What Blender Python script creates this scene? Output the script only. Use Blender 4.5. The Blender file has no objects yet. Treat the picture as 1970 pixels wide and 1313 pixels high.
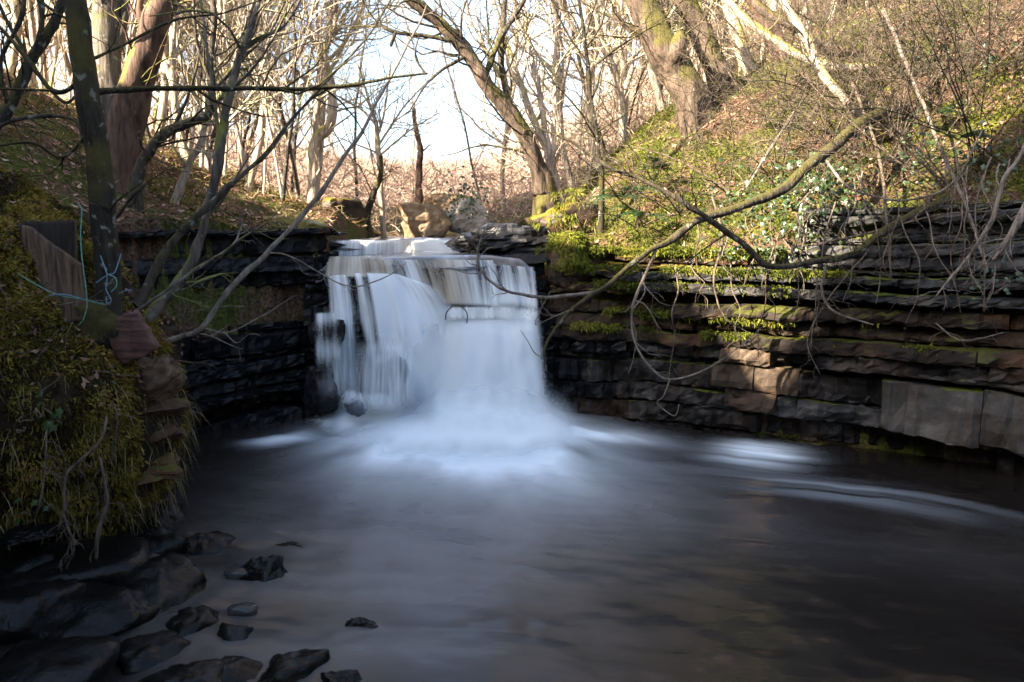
import bpy, math, random
import numpy as np
from mathutils import Vector

# ------------------------------------------------------------------ camera, sky, sun, exposure
SC = bpy.context.scene
COL = SC.collection
FPX, PITCH, EYE = 1532.0, math.radians(8.0), np.array([0.0, 0.0, 2.0])
cam_d = bpy.data.cameras.new('camera'); cam = bpy.data.objects.new('camera', cam_d); COL.objects.link(cam)
cam.location = EYE; cam.rotation_euler = (math.pi / 2 - PITCH, 0, 0)
cam_d.sensor_width = 36.0; cam_d.lens = 36.0 * FPX / 1970.0; cam_d.clip_start = 0.05; cam_d.clip_end = 800
cam_d.dof.use_dof = True; cam_d.dof.focus_distance = 7.6; cam_d.dof.aperture_fstop = 2.8
SC.camera = cam

SUN_EL, SUN_AZ = math.radians(29.0), (-0.80, -0.52)            # the sun stands to the left and behind the camera
_h = math.hypot(*SUN_AZ)
SUN = np.array([SUN_AZ[0] / _h * math.cos(SUN_EL), SUN_AZ[1] / _h * math.cos(SUN_EL), math.sin(SUN_EL)])
sd = bpy.data.lights.new('sun', 'SUN'); sd.energy = 5.0; sd.angle = math.radians(0.55); sd.color = (1.0, 0.86, 0.68)
so = bpy.data.objects.new('sun', sd); COL.objects.link(so); so.location = (-20, -15, 20)
so.rotation_euler = Vector(SUN).to_track_quat('Z', 'Y').to_euler()
W = bpy.data.worlds.new('World'); SC.world = W; W.use_nodes = True
_nt = W.node_tree; _nt.nodes.clear()
_sk = _nt.nodes.new('ShaderNodeTexSky'); _sk.sky_type = 'NISHITA'; _sk.sun_disc = False
_sk.sun_elevation = SUN_EL; _sk.sun_rotation = math.atan2(SUN[0], SUN[1]); _sk.air_density = 0.9; _sk.dust_density = 2.4; _sk.ozone_density = 0.8
_bg = _nt.nodes.new('ShaderNodeBackground'); _bg.inputs[1].default_value = 0.09
_wo = _nt.nodes.new('ShaderNodeOutputWorld')
_nt.links.new(_sk.outputs[0], _bg.inputs[0]); _nt.links.new(_bg.outputs[0], _wo.inputs[0])
SC.view_settings.view_transform = 'Standard'; SC.view_settings.look = 'None'
SC.view_settings.exposure = 2.92; SC.view_settings.gamma = 1.0; SC.view_settings.use_curve_mapping = False
SC.render.engine = 'CYCLES'
SC.cycles.max_bounces = 6; SC.cycles.transparent_max_bounces = 24; SC.cycles.use_denoising = True
SC.cycles.sample_clamp_indirect = 4.0; SC.cycles.caustics_reflective = False; SC.cycles.caustics_refractive = False

# ------------------------------------------------------------------ helpers
RNG = np.random.default_rng(7)
_F = np.array([0, math.cos(PITCH), -math.sin(PITCH)]); _U = np.array([0, math.sin(PITCH), math.cos(PITCH)]); _R = np.array([1.0, 0, 0])
def ray(px, py): return _F + (px - 985.0) / FPX * _R + (656.5 - py) / FPX * _U
def at(px, py, Y):                       # the place at distance Y (metres upstream) that the photograph shows at a pixel
    d = ray(px, py); return EYE + d * (Y / d[1])
def atz(px, py, z=0.0):
    d = ray(px, py); return EYE + d * ((z - EYE[2]) / d[2])

def _hash(i, j, k, s):
    x = np.sin(i * 127.1 + j * 311.7 + k * 74.7 + s * 19.19) * 43758.5453
    return x - np.floor(x)
def vn(p, sc=1.0, seed=0):
    q = np.asarray(p, float) * sc
    i = np.floor(q); f = q - i; f = f * f * (3 - 2 * f)
    r = 0
    for a in (0, 1):
        wa = f[..., 0] if a else 1 - f[..., 0]
        for b in (0, 1):
            wb = f[..., 1] if b else 1 - f[..., 1]
            for c in (0, 1):
                wc = f[..., 2] if c else 1 - f[..., 2]
                r = r + wa * wb * wc * _hash(i[..., 0] + a, i[..., 1] + b, i[..., 2] + c, seed)
    return r * 2 - 1
def fbm(p, sc=1.0, o=3, seed=0):
    r, a = 0, 1.0
    for k in range(o):
        r = r + a * vn(p, sc * 2 ** k, seed + k * 3.7); a *= 0.5
    return r
def sstep(a, b, x):
    t = np.clip((x - a) / (b - a), 0, 1); return t * t * (3 - 2 * t)
def crom(P, n):                          # smooth curve through points, n samples per span
    P = np.asarray(P, float)
    if len(P) < 3: return np.linspace(P[0], P[-1], n * (len(P) - 1) + 1)
    E = np.vstack([2 * P[0] - P[1], P, 2 * P[-1] - P[-2]]); out = []
    for k in range(len(P) - 1):
        t = np.linspace(0, 1, n, endpoint=False)[:, None]
        a, b, c, d = E[k:k + 4]
        out.append(0.5 * ((2 * b) + (c - a) * t + (2 * a - 5 * b + 4 * c - d) * t ** 2 + (3 * b - a - 3 * c + d) * t ** 3))
    return np.vstack(out + [P[-1:]])

class MB:
    def __init__(s): s.V, s.Q, s.T, s.n, s.A = [], [], [], 0, {}
    def add(s, V, Q=None, T=None, **att):
        V = np.asarray(V, float).reshape(-1, 3)
        if Q is not None and len(Q): s.Q.append(np.asarray(Q, int) + s.n)
        if T is not None and len(T): s.T.append(np.asarray(T, int) + s.n)
        for k, v in att.items(): s.A.setdefault(k, []).append(np.asarray(v, float).ravel())
        s.V.append(V); s.n += len(V)
    def tube(s, P, r, n=5, rough=0.0, cap=True, seed=0):
        P = np.asarray(P, float); m = len(P); r = np.broadcast_to(np.asarray(r, float), (m,))
        T = np.gradient(P, axis=0); T /= np.linalg.norm(T, axis=1)[:, None] + 1e-9
        mt = np.abs(T.mean(0)); ref = np.eye(3)[int(np.argmin(mt))]
        A = np.cross(T, ref); A /= np.linalg.norm(A, axis=1)[:, None] + 1e-9; B = np.cross(T, A)
        a = np.arange(n) * 2 * math.pi / n
        D = A[:, None, :] * np.cos(a)[None, :, None] + B[:, None, :] * np.sin(a)[None, :, None]
        rr = r[:, None] * np.ones((1, n))
        if rough:
            rr = rr * (1 + rough * fbm(P[:, None, :] * np.array([1, 1, .45]) + D * r[:, None, None] * 1.6, 5.0 / max(0.05, r.mean()) * 0.12, 3, seed))
        V = (P[:, None, :] + D * rr[..., None]).reshape(-1, 3)
        i = np.arange(m - 1)[:, None] * n; j = np.arange(n)[None, :]; k = (j + 1) % n
        Q = np.stack([i + j, i + k, i + n + k, i + n + j], -1).reshape(-1, 4)
        Tt = None
        if cap:
            V = np.vstack([V, P[-1:] + T[-1:] * r[-1]]); t = (m - 1) * n
            Tt = np.array([[t + q, t + (q + 1) % n, m * n] for q in range(n)])
        s.add(V, Q, Tt)
    def grid(s, V, closed=False, **att):  # V: (a, b, 3)
        a, b = V.shape[:2]
        i = np.arange(a - 1)[:, None] * b; j = np.arange(b if closed else b - 1)[None, :]; k = (j + 1) % b
        s.add(V.reshape(-1, 3), np.stack([i + j, i + k, i + b + k, i + b + j], -1).reshape(-1, 4), None, **att)
    def mesh(s, name, smooth=True, off=None):
        V = np.vstack(s.V) if s.V else np.zeros((0, 3))
        if off is not None: V = V - np.asarray(off)
        Q = np.vstack(s.Q) if s.Q else np.zeros((0, 4), int); T = np.vstack(s.T) if s.T else np.zeros((0, 3), int)
        me = bpy.data.meshes.new(name)
        me.vertices.add(len(V)); me.vertices.foreach_set('co', V.astype(np.float32).ravel())
        L = np.concatenate([Q.ravel(), T.ravel()]).astype(np.int32)
        me.loops.add(len(L)); me.loops.foreach_set('vertex_index', L)
        st = np.concatenate([np.arange(len(Q)) * 4, len(Q) * 4 + np.arange(len(T)) * 3]).astype(np.int32)
        me.polygons.add(len(st)); me.polygons.foreach_set('loop_start', st)
        me.polygons.foreach_set('use_smooth', np.full(len(st), smooth, dtype=bool))
        for k, v in s.A.items():
            at_ = me.attributes.new(k, 'FLOAT', 'POINT'); at_.data.foreach_set('value', np.concatenate(v).astype(np.float32))
        me.update(calc_edges=True); me.validate()
        return me
    def build(s, name, mat, parent=None, smooth=True, off=None):
        if off is None and parent is not None: off = wloc(parent)
        me = s.mesh(name, smooth, off); me.materials.append(mat)
        o = bpy.data.objects.new(name, me); COL.objects.link(o)
        if parent is not None: o.parent = parent
        elif off is not None: o.location = off
        return o
def wloc(o):
    l = np.array(o.location)
    while o.parent: o = o.parent; l = l + np.array(o.location)
    return l
def tag(o, label=None, cat=None, group=None, kind=None):
    if label: o['label'] = label
    if cat: o['category'] = cat
    if group: o['group'] = group
    if kind: o['kind'] = kind
    return o
def empty(name, loc=(0, 0, 0)):
    o = bpy.data.objects.new(name, None); o.empty_display_size = 0.1; COL.objects.link(o); o.location = loc; return o

# ------------------------------------------------------------------ materials
class NT:
    def __init__(s, name):
        s.m = bpy.data.materials.new(name); s.m.use_nodes = True; s.t = s.m.node_tree; s.t.nodes.clear()
        s.out = s.n('ShaderNodeOutputMaterial')
    def n(s, ty, **kw):
        x = s.t.nodes.new(ty)
        for k, v in kw.items():
            if k == 'ins':
                for i, val in v.items(): x.inputs[i].default_value = val
            else: setattr(x, k, v)
        return x
    def l(s, a, b): s.t.links.new(a, b)
    def noise(s, vec, scale, detail=4, rough=.55, dist=0):
        x = s.n('ShaderNodeTexNoise', ins={'Scale': scale, 'Detail': detail, 'Roughness': rough, 'Distortion': dist})
        if vec is not None: s.l(vec, x.inputs['Vector'])
        return x.outputs['Fac']
    def coord(s, kind='Object', scale=None):
        o = s.n('ShaderNodeTexCoord').outputs[kind]
        if scale:
            m = s.n('ShaderNodeMapping'); m.inputs['Scale'].default_value = scale; s.l(o, m.inputs['Vector']); o = m.outputs[0]
        return o
    def ramp(s, fac, stops):
        r = s.n('ShaderNodeValToRGB'); e = r.color_ramp.elements
        while len(e) < len(stops): e.new(0.5)
        for k, (p, c) in enumerate(stops):
            e[k].position = p; e[k].color = (c, c, c, 1) if isinstance(c, (int, float)) else (*c, 1)
        s.l(fac, r.inputs[0]); return r.outputs[0]
    def mix(s, fac, a, b, blend='MIX'):
        x = s.n('ShaderNodeMix', data_type='RGBA', blend_type=blend)
        for v, i in ((fac, 0), (a, 6), (b, 7)):
            if isinstance(v, (int, float)): x.inputs[i].default_value = v
            elif isinstance(v, tuple): x.inputs[i].default_value = (*v, 1)
            else: s.l(v, x.inputs[i])
        return x.outputs[2]
    def math(s, op, a, b=None, clamp=False):
        x = s.n('ShaderNodeMath', operation=op, use_clamp=clamp)
        for i, v in enumerate((a, b)):
            if v is None: continue
            if isinstance(v, (int, float)): x.inputs[i].default_value = v
            else: s.l(v, x.inputs[i])
        return x.outputs[0]
    def attr(s, name): return s.n('ShaderNodeAttribute', attribute_name=name).outputs['Fac']
    def normz(s):
        g = s.n('ShaderNodeNewGeometry'); x = s.n('ShaderNodeSeparateXYZ'); s.l(g.outputs['Normal'], x.inputs[0]); return x.outputs[2]
    def bump(s, h, st=.5, d=.02):
        b = s.n('ShaderNodeBump', ins={'Strength': st, 'Distance': d}); s.l(h, b.inputs['Height']); return b.outputs[0]
    def bsdf(s, col, rough=.8, spec=.3, normal=None, **ins):
        b = s.n('ShaderNodeBsdfPrincipled')
        for v, i in ((col, 'Base Color'), (rough, 'Roughness'), (spec, 'Specular IOR Level')):
            if isinstance(v, (int, float)): b.inputs[i].default_value = v
            elif isinstance(v, tuple): b.inputs[i].default_value = (*v, 1)
            else: s.l(v, b.inputs[i])
        if normal is not None: s.l(normal, b.inputs['Normal'])
        for k, v in ins.items(): b.inputs[k.replace('_', ' ')].default_value = v
        return b.outputs[0]
    def done(s, sh): s.l(sh, s.out.inputs[0]); return s.m

def m_bark(name, dark, light, moss=0.0, mosscol=(.10, .11, .015), sc=1.0, lich=0.0):
    t = NT(name); c = t.coord('Object', (1, 1, .16)); c0 = t.coord('Object')
    n1 = t.noise(c, 26 * sc, 6, .65); n2 = t.noise(c0, 3.0 * sc, 3)
    col = t.ramp(t.math('ADD', t.math('MULTIPLY', n1, .7), t.math('MULTIPLY', n2, .3)), [(.40, dark), (.58, light)])
    if lich:
        lf = t.ramp(t.noise(c0, 19, 3, .5), [(.60, 0.0), (.68, lich)]); col = t.mix(lf, col, (.34, .36, .30))
    if moss:
        up = t.math('ADD', t.math('MULTIPLY', t.normz(), .35), t.noise(c0, 2.3, 4))
        mf = t.ramp(up, [(.62 - moss * .3, 0.0), (.74 - moss * .3, .9)])
        col = t.mix(mf, col, t.mix(t.noise(c0, 40, 2), mosscol, tuple(min(1, v * 2.1) for v in mosscol)))
    return t.done(t.bsdf(col, .85, .2, t.bump(n1, .9, .035)))

def m_rock(name, dark, mid, light, rough=.5, moss=.0, spec=.16, mosscol=(.07, .085, .012), wet=.5, rust=0.0, strata=7.0, patch=.0):
    t = NT(name); c = t.coord('Object'); cs = t.coord('Object', (1, 1, strata))
    rnd = t.n('ShaderNodeObjectInfo').outputs['Random']
    ns = t.noise(cs, 2.2, 6, .62); n1 = t.noise(c, 9, 6, .65); n0 = t.noise(c, 1.3, 3)
    f = t.math('ADD', t.math('MULTIPLY', ns, .45), t.math('ADD', t.math('MULTIPLY', n1, .45), t.math('MULTIPLY', rnd, .1)))
    col = t.ramp(f, [(.32, dark), (.52, mid), (.70, light)])
    if rust:
        col = t.mix(t.ramp(n0, [(.50, 0.0), (.66, rust)]), col, (.13, .062, .026))
    if patch:
        col = t.mix(t.ramp(t.noise(c, 3.1, 5, .6), [(.50, 0.0), (.74, patch)]), col, (.16, .148, .132))
    if moss:
        up = t.math('ADD', t.math('MULTIPLY', t.normz(), .45), t.math('ADD', t.math('MULTIPLY', t.noise(c, 1.7, 4), .8), t.math('MULTIPLY', n1, .25)))
        mf = t.ramp(up, [(1.0 - moss * .6, 0.0), (1.12 - moss * .6, 1.0)])
        col = t.mix(mf, col, t.mix(t.noise(c, 34, 3), tuple(v * .5 for v in mosscol), tuple(v * 1.9 for v in mosscol)))
    ro = t.ramp(t.noise(c, 4, 3), [(.4, max(.12, rough - wet * .4)), (.6, rough)])
    h = t.math('ADD', t.math('MULTIPLY', ns, .7), t.math('MULTIPLY', n1, .6))
    return t.done(t.bsdf(col, ro, spec, t.bump(h, .8, .03)))

def m_rand(name, stops, rough=.7, spec=.25, att='rnd', trans=0.0):
    t = NT(name); col = t.ramp(t.attr(att), stops)
    s = t.bsdf(col, rough, spec)
    if trans:
        tr = t.n('ShaderNodeBsdfTranslucent'); t.l(col, tr.inputs[0]); mx = t.n('ShaderNodeMixShader', ins={0: trans}); t.l(s, mx.inputs[1]); t.l(tr.outputs[0], mx.inputs[2]); s = mx.outputs[0]
    return t.done(s)

def m_plain(name, a, b, sc=20, rough=.7, stretch=None, bump=.3, spec=.3):
    t = NT(name); c = t.coord('Object', stretch); n = t.noise(c, sc, 5, .6)
    return t.done(t.bsdf(t.ramp(n, [(.35, a), (.65, b)]), rough, spec, t.bump(n, bump, .01)))

def m_ground():
    t = NT('bank_earth'); c = t.coord('Object'); n0 = t.noise(c, .9, 4, .6); n1 = t.noise(c, 6, 5, .65); n2 = t.noise(c, 30, 4, .7)
    lit = t.ramp(n2, [(.34, (.03, .02, .014)), (.5, (.10, .058, .036)), (.68, (.22, .135, .09))])
    ms = t.ramp(n2, [(.34, (.022, .026, .006)), (.55, (.075, .085, .014)), (.7, (.15, .16, .03))])
    f = t.ramp(t.math('ADD', t.math('MULTIPLY', n0, .6), t.math('MULTIPLY', n1, .4)), [(.46, 0.0), (.54, 1.0)])
    col = t.mix(f, lit, ms)
    return t.done(t.bsdf(col, .95, .15, t.bump(t.math('ADD', n1, n2), .9, .05)))

def m_pool():
    t = NT('pool_water'); c = t.coord('Object')
    foam = t.attr('foam'); murk = t.attr('murk')
    wcol = t.mix(murk, (.012, .0095, .0075), (.135, .128, .122))
    nn = t.noise(t.coord('Object', (1, 2.2, 1)), 3.2, 3, .5)
    bm = t.bump(nn, .10, .05)
    ro = t.mix(murk, (.10, .10, .10), (.34, .34, .34))
    w = t.bsdf(wcol, ro, .35, bm, IOR=1.33)
    fo = t.bsdf((.73, .82, .86), .75, .2)
    mx = t.n('ShaderNodeMixShader'); t.l(foam, mx.inputs[0]); t.l(w, mx.inputs[1]); t.l(fo, mx.inputs[2])
    return t.done(mx.outputs[0])

def m_fall():
    t = NT('falling_water')
    fu, fv = t.attr('fu'), t.attr('fv'); dens, tint = t.attr('dens'), t.attr('tint')
    cv = t.n('ShaderNodeCombineXYZ'); t.l(t.math('MULTIPLY', fu, 34.0), cv.inputs[0]); t.l(t.math('MULTIPLY', fv, 1.3), cv.inputs[1])
    s1 = t.noise(cv.outputs[0], 1.0, 4, .6)
    cv2 = t.n('ShaderNodeCombineXYZ'); t.l(t.math('MULTIPLY', fu, 9.0), cv2.inputs[0]); t.l(t.math('MULTIPLY', fv, .8), cv2.inputs[1]); cv2.inputs[2].default_value = 4.3
    s2 = t.noise(cv2.outputs[0], 1.0, 3, .5)
    st = t.math('ADD', t.math('MULTIPLY', s1, .65), t.math('MULTIPLY', s2, .35))
    # dens 0 -> clear, .5 -> strands, 1 -> closed white sheet
    a = t.math('MULTIPLY', t.math('ADD', t.math('SUBTRACT', st, .5), t.math('SUBTRACT', t.math('MULTIPLY', dens, 1.1), .5)), 2.6)
    a = t.math('ADD', a, .5, True)
    a = t.math('MULTIPLY', t.math('MULTIPLY', a, t.math('MULTIPLY', dens, 2.0, True)), t.attr('fade'))
    col = t.mix(tint, (.75, .83, .87), t.ramp(s2, [(.3, (.26, .19, .10)), (.7, (.60, .56, .46))]))
    d = t.bsdf(col, .5, .3, t.bump(st, .06, .02))
    tl = t.n('ShaderNodeBsdfTranslucent'); t.l(col, tl.inputs[0])
    m1 = t.n('ShaderNodeMixShader', ins={0: .25}); t.l(d, m1.inputs[1]); t.l(tl.outputs[0], m1.inputs[2])
    tr = t.n('ShaderNodeBsdfTransparent')
    m2 = t.n('ShaderNodeMixShader'); t.l(a, m2.inputs[0]); t.l(tr.outputs[0], m2.inputs[1]); t.l(m1.outputs[0], m2.inputs[2])
    return t.done(m2.outputs[0])

def m_spray():
    t = NT('spray_foam'); a = t.attr('dens')
    d = t.bsdf((.74, .83, .87), .8, .1); tr = t.n('ShaderNodeBsdfTransparent')
    m2 = t.n('ShaderNodeMixShader'); t.l(a, m2.inputs[0]); t.l(tr.outputs[0], m2.inputs[1]); t.l(d, m2.inputs[2])
    return t.done(m2.outputs[0])

def m_stream():
    t = NT('stream_water'); c = t.coord('Object', (3.0, .8, 1)); n = t.noise(c, 3, 3)
    col = t.mix(t.attr('foam'), (.03, .03, .03), (.6, .64, .7))
    return t.done(t.bsdf(col, .16, .5, t.bump(n, .25, .03), IOR=1.33))

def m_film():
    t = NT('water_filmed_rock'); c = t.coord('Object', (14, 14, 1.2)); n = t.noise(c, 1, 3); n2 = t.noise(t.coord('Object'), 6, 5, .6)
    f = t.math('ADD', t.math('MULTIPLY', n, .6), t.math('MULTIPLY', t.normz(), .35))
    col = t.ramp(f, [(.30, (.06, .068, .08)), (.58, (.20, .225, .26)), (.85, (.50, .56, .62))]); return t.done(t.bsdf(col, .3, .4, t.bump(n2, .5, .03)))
M = dict(rock_film=m_film(),
    ground=m_ground(), pool=m_pool(), fall=m_fall(), spray=m_spray(), stream=m_stream(),
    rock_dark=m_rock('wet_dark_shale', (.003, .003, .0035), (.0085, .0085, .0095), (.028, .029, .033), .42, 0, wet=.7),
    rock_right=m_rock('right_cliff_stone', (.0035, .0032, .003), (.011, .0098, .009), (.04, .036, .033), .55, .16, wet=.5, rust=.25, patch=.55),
    rock_grey=m_rock('grey_strata', (.007, .007, .007), (.030, .029, .028), (.095, .091, .088), .6, .10, wet=.3, patch=.5),
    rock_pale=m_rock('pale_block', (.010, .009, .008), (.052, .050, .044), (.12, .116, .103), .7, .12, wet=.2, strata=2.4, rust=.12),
    rock_sunpatch_tan=m_rock('sunpatch_tan_stone', (.014, .010, .007), (.060, .042, .028), (.17, .125, .085), .75, .14, wet=.1, strata=2, rust=.3),  # lighter, warmer colour that boosts the sun patch on the right cliff
    rock_brown=m_rock('brown_mossy_stone', (.006, .0045, .0035), (.021, .0145, .010), (.058, .040, .027), .7, .26, mosscol=(.05, .052, .010), wet=.3, rust=.5),
    rock_bank=m_rock('bank_stone', (.022, .013, .008), (.075, .044, .026), (.20, .135, .085), .75, .16, mosscol=(.06, .058, .009), wet=.2, rust=.5, strata=3),
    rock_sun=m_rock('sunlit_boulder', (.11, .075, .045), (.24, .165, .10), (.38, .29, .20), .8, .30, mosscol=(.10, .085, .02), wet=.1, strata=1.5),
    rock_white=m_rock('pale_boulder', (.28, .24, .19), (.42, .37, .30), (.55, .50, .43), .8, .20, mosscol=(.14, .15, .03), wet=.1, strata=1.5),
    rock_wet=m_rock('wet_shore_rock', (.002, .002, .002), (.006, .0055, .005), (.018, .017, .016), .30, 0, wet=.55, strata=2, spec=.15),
    rock_upper=m_rock('upper_stream_rock', (.012, .009, .007), (.04, .027, .019), (.10, .065, .045), .5, .55, mosscol=(.10, .08, .012), wet=.5, rust=.4, strata=4),
    bark_dark=m_bark('dark_bark', (.010, .009, .007), (.040, .034, .024), .45, (.035, .030, .007), lich=.5),
    bark_grey=m_bark('grey_bark', (.04, .033, .027), (.16, .132, .104), .12, lich=.5, sc=.7),
    bark_brown=m_bark('brown_bark', (.025, .015, .011), (.125, .076, .054), .05, sc=.5),
    bark_pale=m_bark('pale_bark', (.18, .14, .105), (.46, .38, .29), .25, (.16, .14, .03), lich=.4),
    bark_moss=m_bark('mossy_bark', (.028, .020, .014), (.13, .094, .068), .34, (.05, .045, .010), sc=.6),
    bark_sap=m_bark('sapling_bark', (.24, .185, .14), (.52, .42, .33), .2, (.26, .23, .08), lich=.3),
    bark_twig=m_bark('twig_bark', (.28, .215, .17), (.56, .45, .37), .1, (.28, .26, .12)),
    bark_olive=m_bark('olive_bark', (.020, .016, .012), (.075, .060, .044), .10, (.040, .036, .010), lich=.45),
    root=m_bark('root_skin', (.05, .037, .026), (.17, .13, .095), 0),
    root_pale=m_bark('pale_stem', (.08, .065, .05), (.23, .19, .15), 0),
    moss_left=m_rand('shade_moss', [(0, (.022, .018, .005)), (.35, (.080, .064, .013)), (.7, (.205, .158, .028)), (.9, (.31, .23, .05)), (1, (.24, .13, .06))], .9, .1, trans=.15),
    moss_sun=m_rand('sun_moss', [(0, (.026, .032, .007)), (.4, (.082, .098, .013)), (.75, (.155, .170, .022)), (.92, (.21, .185, .04)), (1, (.22, .15, .06))], .9, .1, trans=.2),
    straw=m_rand('dry_grass', [(0, (.05, .045, .018)), (.4, (.13, .12, .045)), (.8, (.30, .24, .12)), (1, (.42, .35, .22))], .8, .15, trans=.2),
    litter=m_rand('fallen_leaves', [(0, (.06, .030, .018)), (.4, (.16, .08, .05)), (.75, (.30, .17, .11)), (1, (.46, .32, .24))], .75, .2, trans=.1),
    ivy=m_rand('ivy_leaf', [(0, (.010, .022, .008)), (.5, (.028, .055, .016)), (1, (.075, .105, .045))], .35, .5),
    fern=m_rand('fern_leaf', [(0, (.012, .03, .010)), (.6, (.028, .065, .020)), (1, (.05, .095, .03))], .5, .35, trans=.25),
    brush=m_rand('brush_twigs', [(0, (.18, .115, .085)), (.5, (.38, .265, .205)), (1, (.55, .43, .34))], .85, .1),
    wood=m_plain('weathered_timber', (.03, .019, .012), (.15, .098, .062), 9, .85, (5, 5, .5), .8),
    wood_dark=m_plain('rotten_timber', (.010, .008, .006), (.035, .026, .020), 8, .85, (4, 4, .5), .6),
    wood_red=m_plain('red_brown_plank', (.035, .016, .012), (.12, .055, .042), 7, .7, (.8, 5, 5), .7),
    rope_blue=m_plain('blue_rope', (.06, .13, .19), (.15, .27, .34), 80, .6),
    rope_green=m_plain('green_rope', (.05, .16, .11), (.17, .34, .26), 80, .6),
)

# ------------------------------------------------------------------ terrain
CTRL = [  # x, y, z
 (.5, 8.6, 1.80), (1.3, 8.3, 1.72), (2.2, 7.7, 1.75), (3.2, 7.1, 1.95), (4.2, 6.4, 2.25), (5.5, 4.6, 2.5), (6.2, 2, 2.6), (6.2, -6, 2.6),
 (1.2, 9.6, 2.5), (2.2, 9.2, 2.7), (3.3, 8.6, 2.9), (4.8, 7.8, 3.3), (1.5, 11.5, 3.1), (3, 10.8, 3.85), (4.5, 10, 4.3), (6.5, 9, 4.9), (8, 5, 4.6),
 (.5, 10, 1.95), (.5, 11.5, 2.0), (.9, 13, 2.2), (2.5, 14, 3.4), (5, 14, 5.2), (9, 12, 6.5), (3, 20, 4.2), (8, 20, 7), (15, 20, 11), (2, 30, 3.8), (8, 30, 9), (20, 30, 15),
 (3, 45, 5.2), (12, 45, 12), (30, 45, 22), (0, 60, 5.2), (20, 60, 20), (15, 8, 8.5), (9, -6, 5), (20, -6, 9),
 (-2.2, 8.6, 1.92), (-2.4, 9.6, 1.95), (-3.1, 7.9, 2.0), (-3.7, 7, 2.05), (-3.4, 5.8, 1.95), (-3.1, 4.5, 1.95), (-3.1, 3, 2.1), (-2.6, 0, 2.2), (-2.8, -6, 2.4),
 (-3.2, 9.6, 2.2), (-3, 11, 2.4), (-4.6, 9.2, 2.85), (-5.8, 9.4, 3.7), (-4.6, 6.5, 2.6), (-4.8, 5, 3.0), (-4.2, 2, 3.4), (-4.2, -2, 4.0),
 (-6.7, 7, 4.9), (-6.7, 5, 6.0), (-6.7, 3, 6.85), (-6.7, 2.3, 7.0), (-6.7, 1.4, 5.8), (-8, .55, 6.6), (-6.7, -.1, 11.0), (-6.7, -2, 13.5), (-9, 8, 4.6), (-9, 5, 5.8), (-9, 3, 6.4), (-9, 1.4, 6.8), (-9, -.1, 7.2), (-9, -1.6, 12.5), (-9, -3, 14), (-12, 3, 5.5), (-10.4, -.9, 7.6), (-12, 0, 6.5), (-12, -4, 10), (-13, 8, 4.5),  # hill out of view on the left, crest and gully shaped to steer shade
 (-4.5, 12, 2.9), (-7, 13, 3.9), (-2.6, 13, 2.05), (-4, 16, 2.3), (-8, 18, 3.2), (-3, 20, 2.2), (-8, 28, 3.2), (-3, 30, 2.9), (-20, 20, 5), (-20, 40, 6.5),
 (-4, 45, 3.4), (-15, 60, 5.5), (-4, 60, 4.6), (-20, 0, 6), (-5, -8, 8), (-.8, 16.5, 1.95), (-.8, 20, 2.1), (-.5, 30, 2.5), (0, 45, 3.6), (-4, 36, 2.6), (0, 90, 6.0), (-25, 90, 8), (30, 90, 24)]
_C = np.array(CTRL); _cx = _C[:, :2]
def _phi(r2): return 0.5 * r2 * np.log(r2 + 1e-12)
_n = len(_C); _A = np.zeros((_n + 3, _n + 3)); _d2 = ((_cx[:, None] - _cx[None]) ** 2).sum(-1)
_A[:_n, :_n] = _phi(_d2) + np.eye(_n) * 0.02; _A[:_n, _n] = 1; _A[:_n, _n + 1:] = _cx; _A[_n, :_n] = 1; _A[_n + 1:, :_n] = _cx.T
_W = np.linalg.solve(_A, np.concatenate([_C[:, 2], [0, 0, 0]]))
LEFT = [(-2.6, 15.2), (-2.3, 13), (-2.35, 11), (-2.3, 9.6), (-2.15, 8.75), (-2.5, 8.62), (-3.2, 8.05), (-3.75, 7.2), (-3.9, 6.2), (-3.4, 5.7), (-3.1, 5.3), (-3.1, 3.5), (-2.9, 2), (-2.5, 0), (-2.7, -8)]
RIGHT = [(6.3, -8), (6.3, 2), (5.8, 4.7), (4.4, 6.45), (3.35, 7.12), (2.3, 7.75), (1.4, 8.3), (.55, 8.72), (.42, 8.9), (.35, 9.6), (.4, 11), (.6, 13), (.3, 15.2)]
POLY = np.array(LEFT + RIGHT)
def inside(x, y):
    r = np.zeros(x.shape, bool); j = len(POLY) - 1
    for i in range(len(POLY)):
        xi, yi = POLY[i]; xj, yj = POLY[j]
        r ^= ((yi > y) != (yj > y)) & (x < (xj - xi) * (y - yi) / (yj - yi + 1e-12) + xi); j = i
    return r
def bank_z(x, y):
    x = np.asarray(x, float); y = np.asarray(y, float); sh = x.shape; X = np.stack([x.ravel(), y.ravel()], 1); out = np.zeros(len(X))
    for k in range(0, len(X), 20000):
        q = X[k:k + 20000]; d2 = ((q[:, None] - _cx[None]) ** 2).sum(-1); out[k:k + 20000] = _phi(d2) @ _W[:_n] + _W[_n] + q @ _W[_n + 1:]
    z = np.clip(out.reshape(sh), 1.6, 26)
    P = np.stack([x, y, 0 * x], -1)
    return z + 0.10 * fbm(P, .9, 3, 5) + 0.045 * fbm(P, 4.0, 2, 9)
def ground_z(x, y):
    return np.where(inside(np.asarray(x, float), np.asarray(y, float)), np.where(np.asarray(y) > 8.74, 1.5, -.6), bank_z(x, y))
gx = np.unique(np.concatenate([np.linspace(-60, -9, 24), np.linspace(-9, 9, 226), np.linspace(9, 60, 24)]))
gy = np.unique(np.concatenate([np.linspace(-14, 2, 30), np.linspace(2, 15.5, 170), np.linspace(15.5, 90, 60)]))
GX, GY = np.meshgrid(gx, gy, indexing='ij'); GZ = ground_z(GX, GY)
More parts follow.
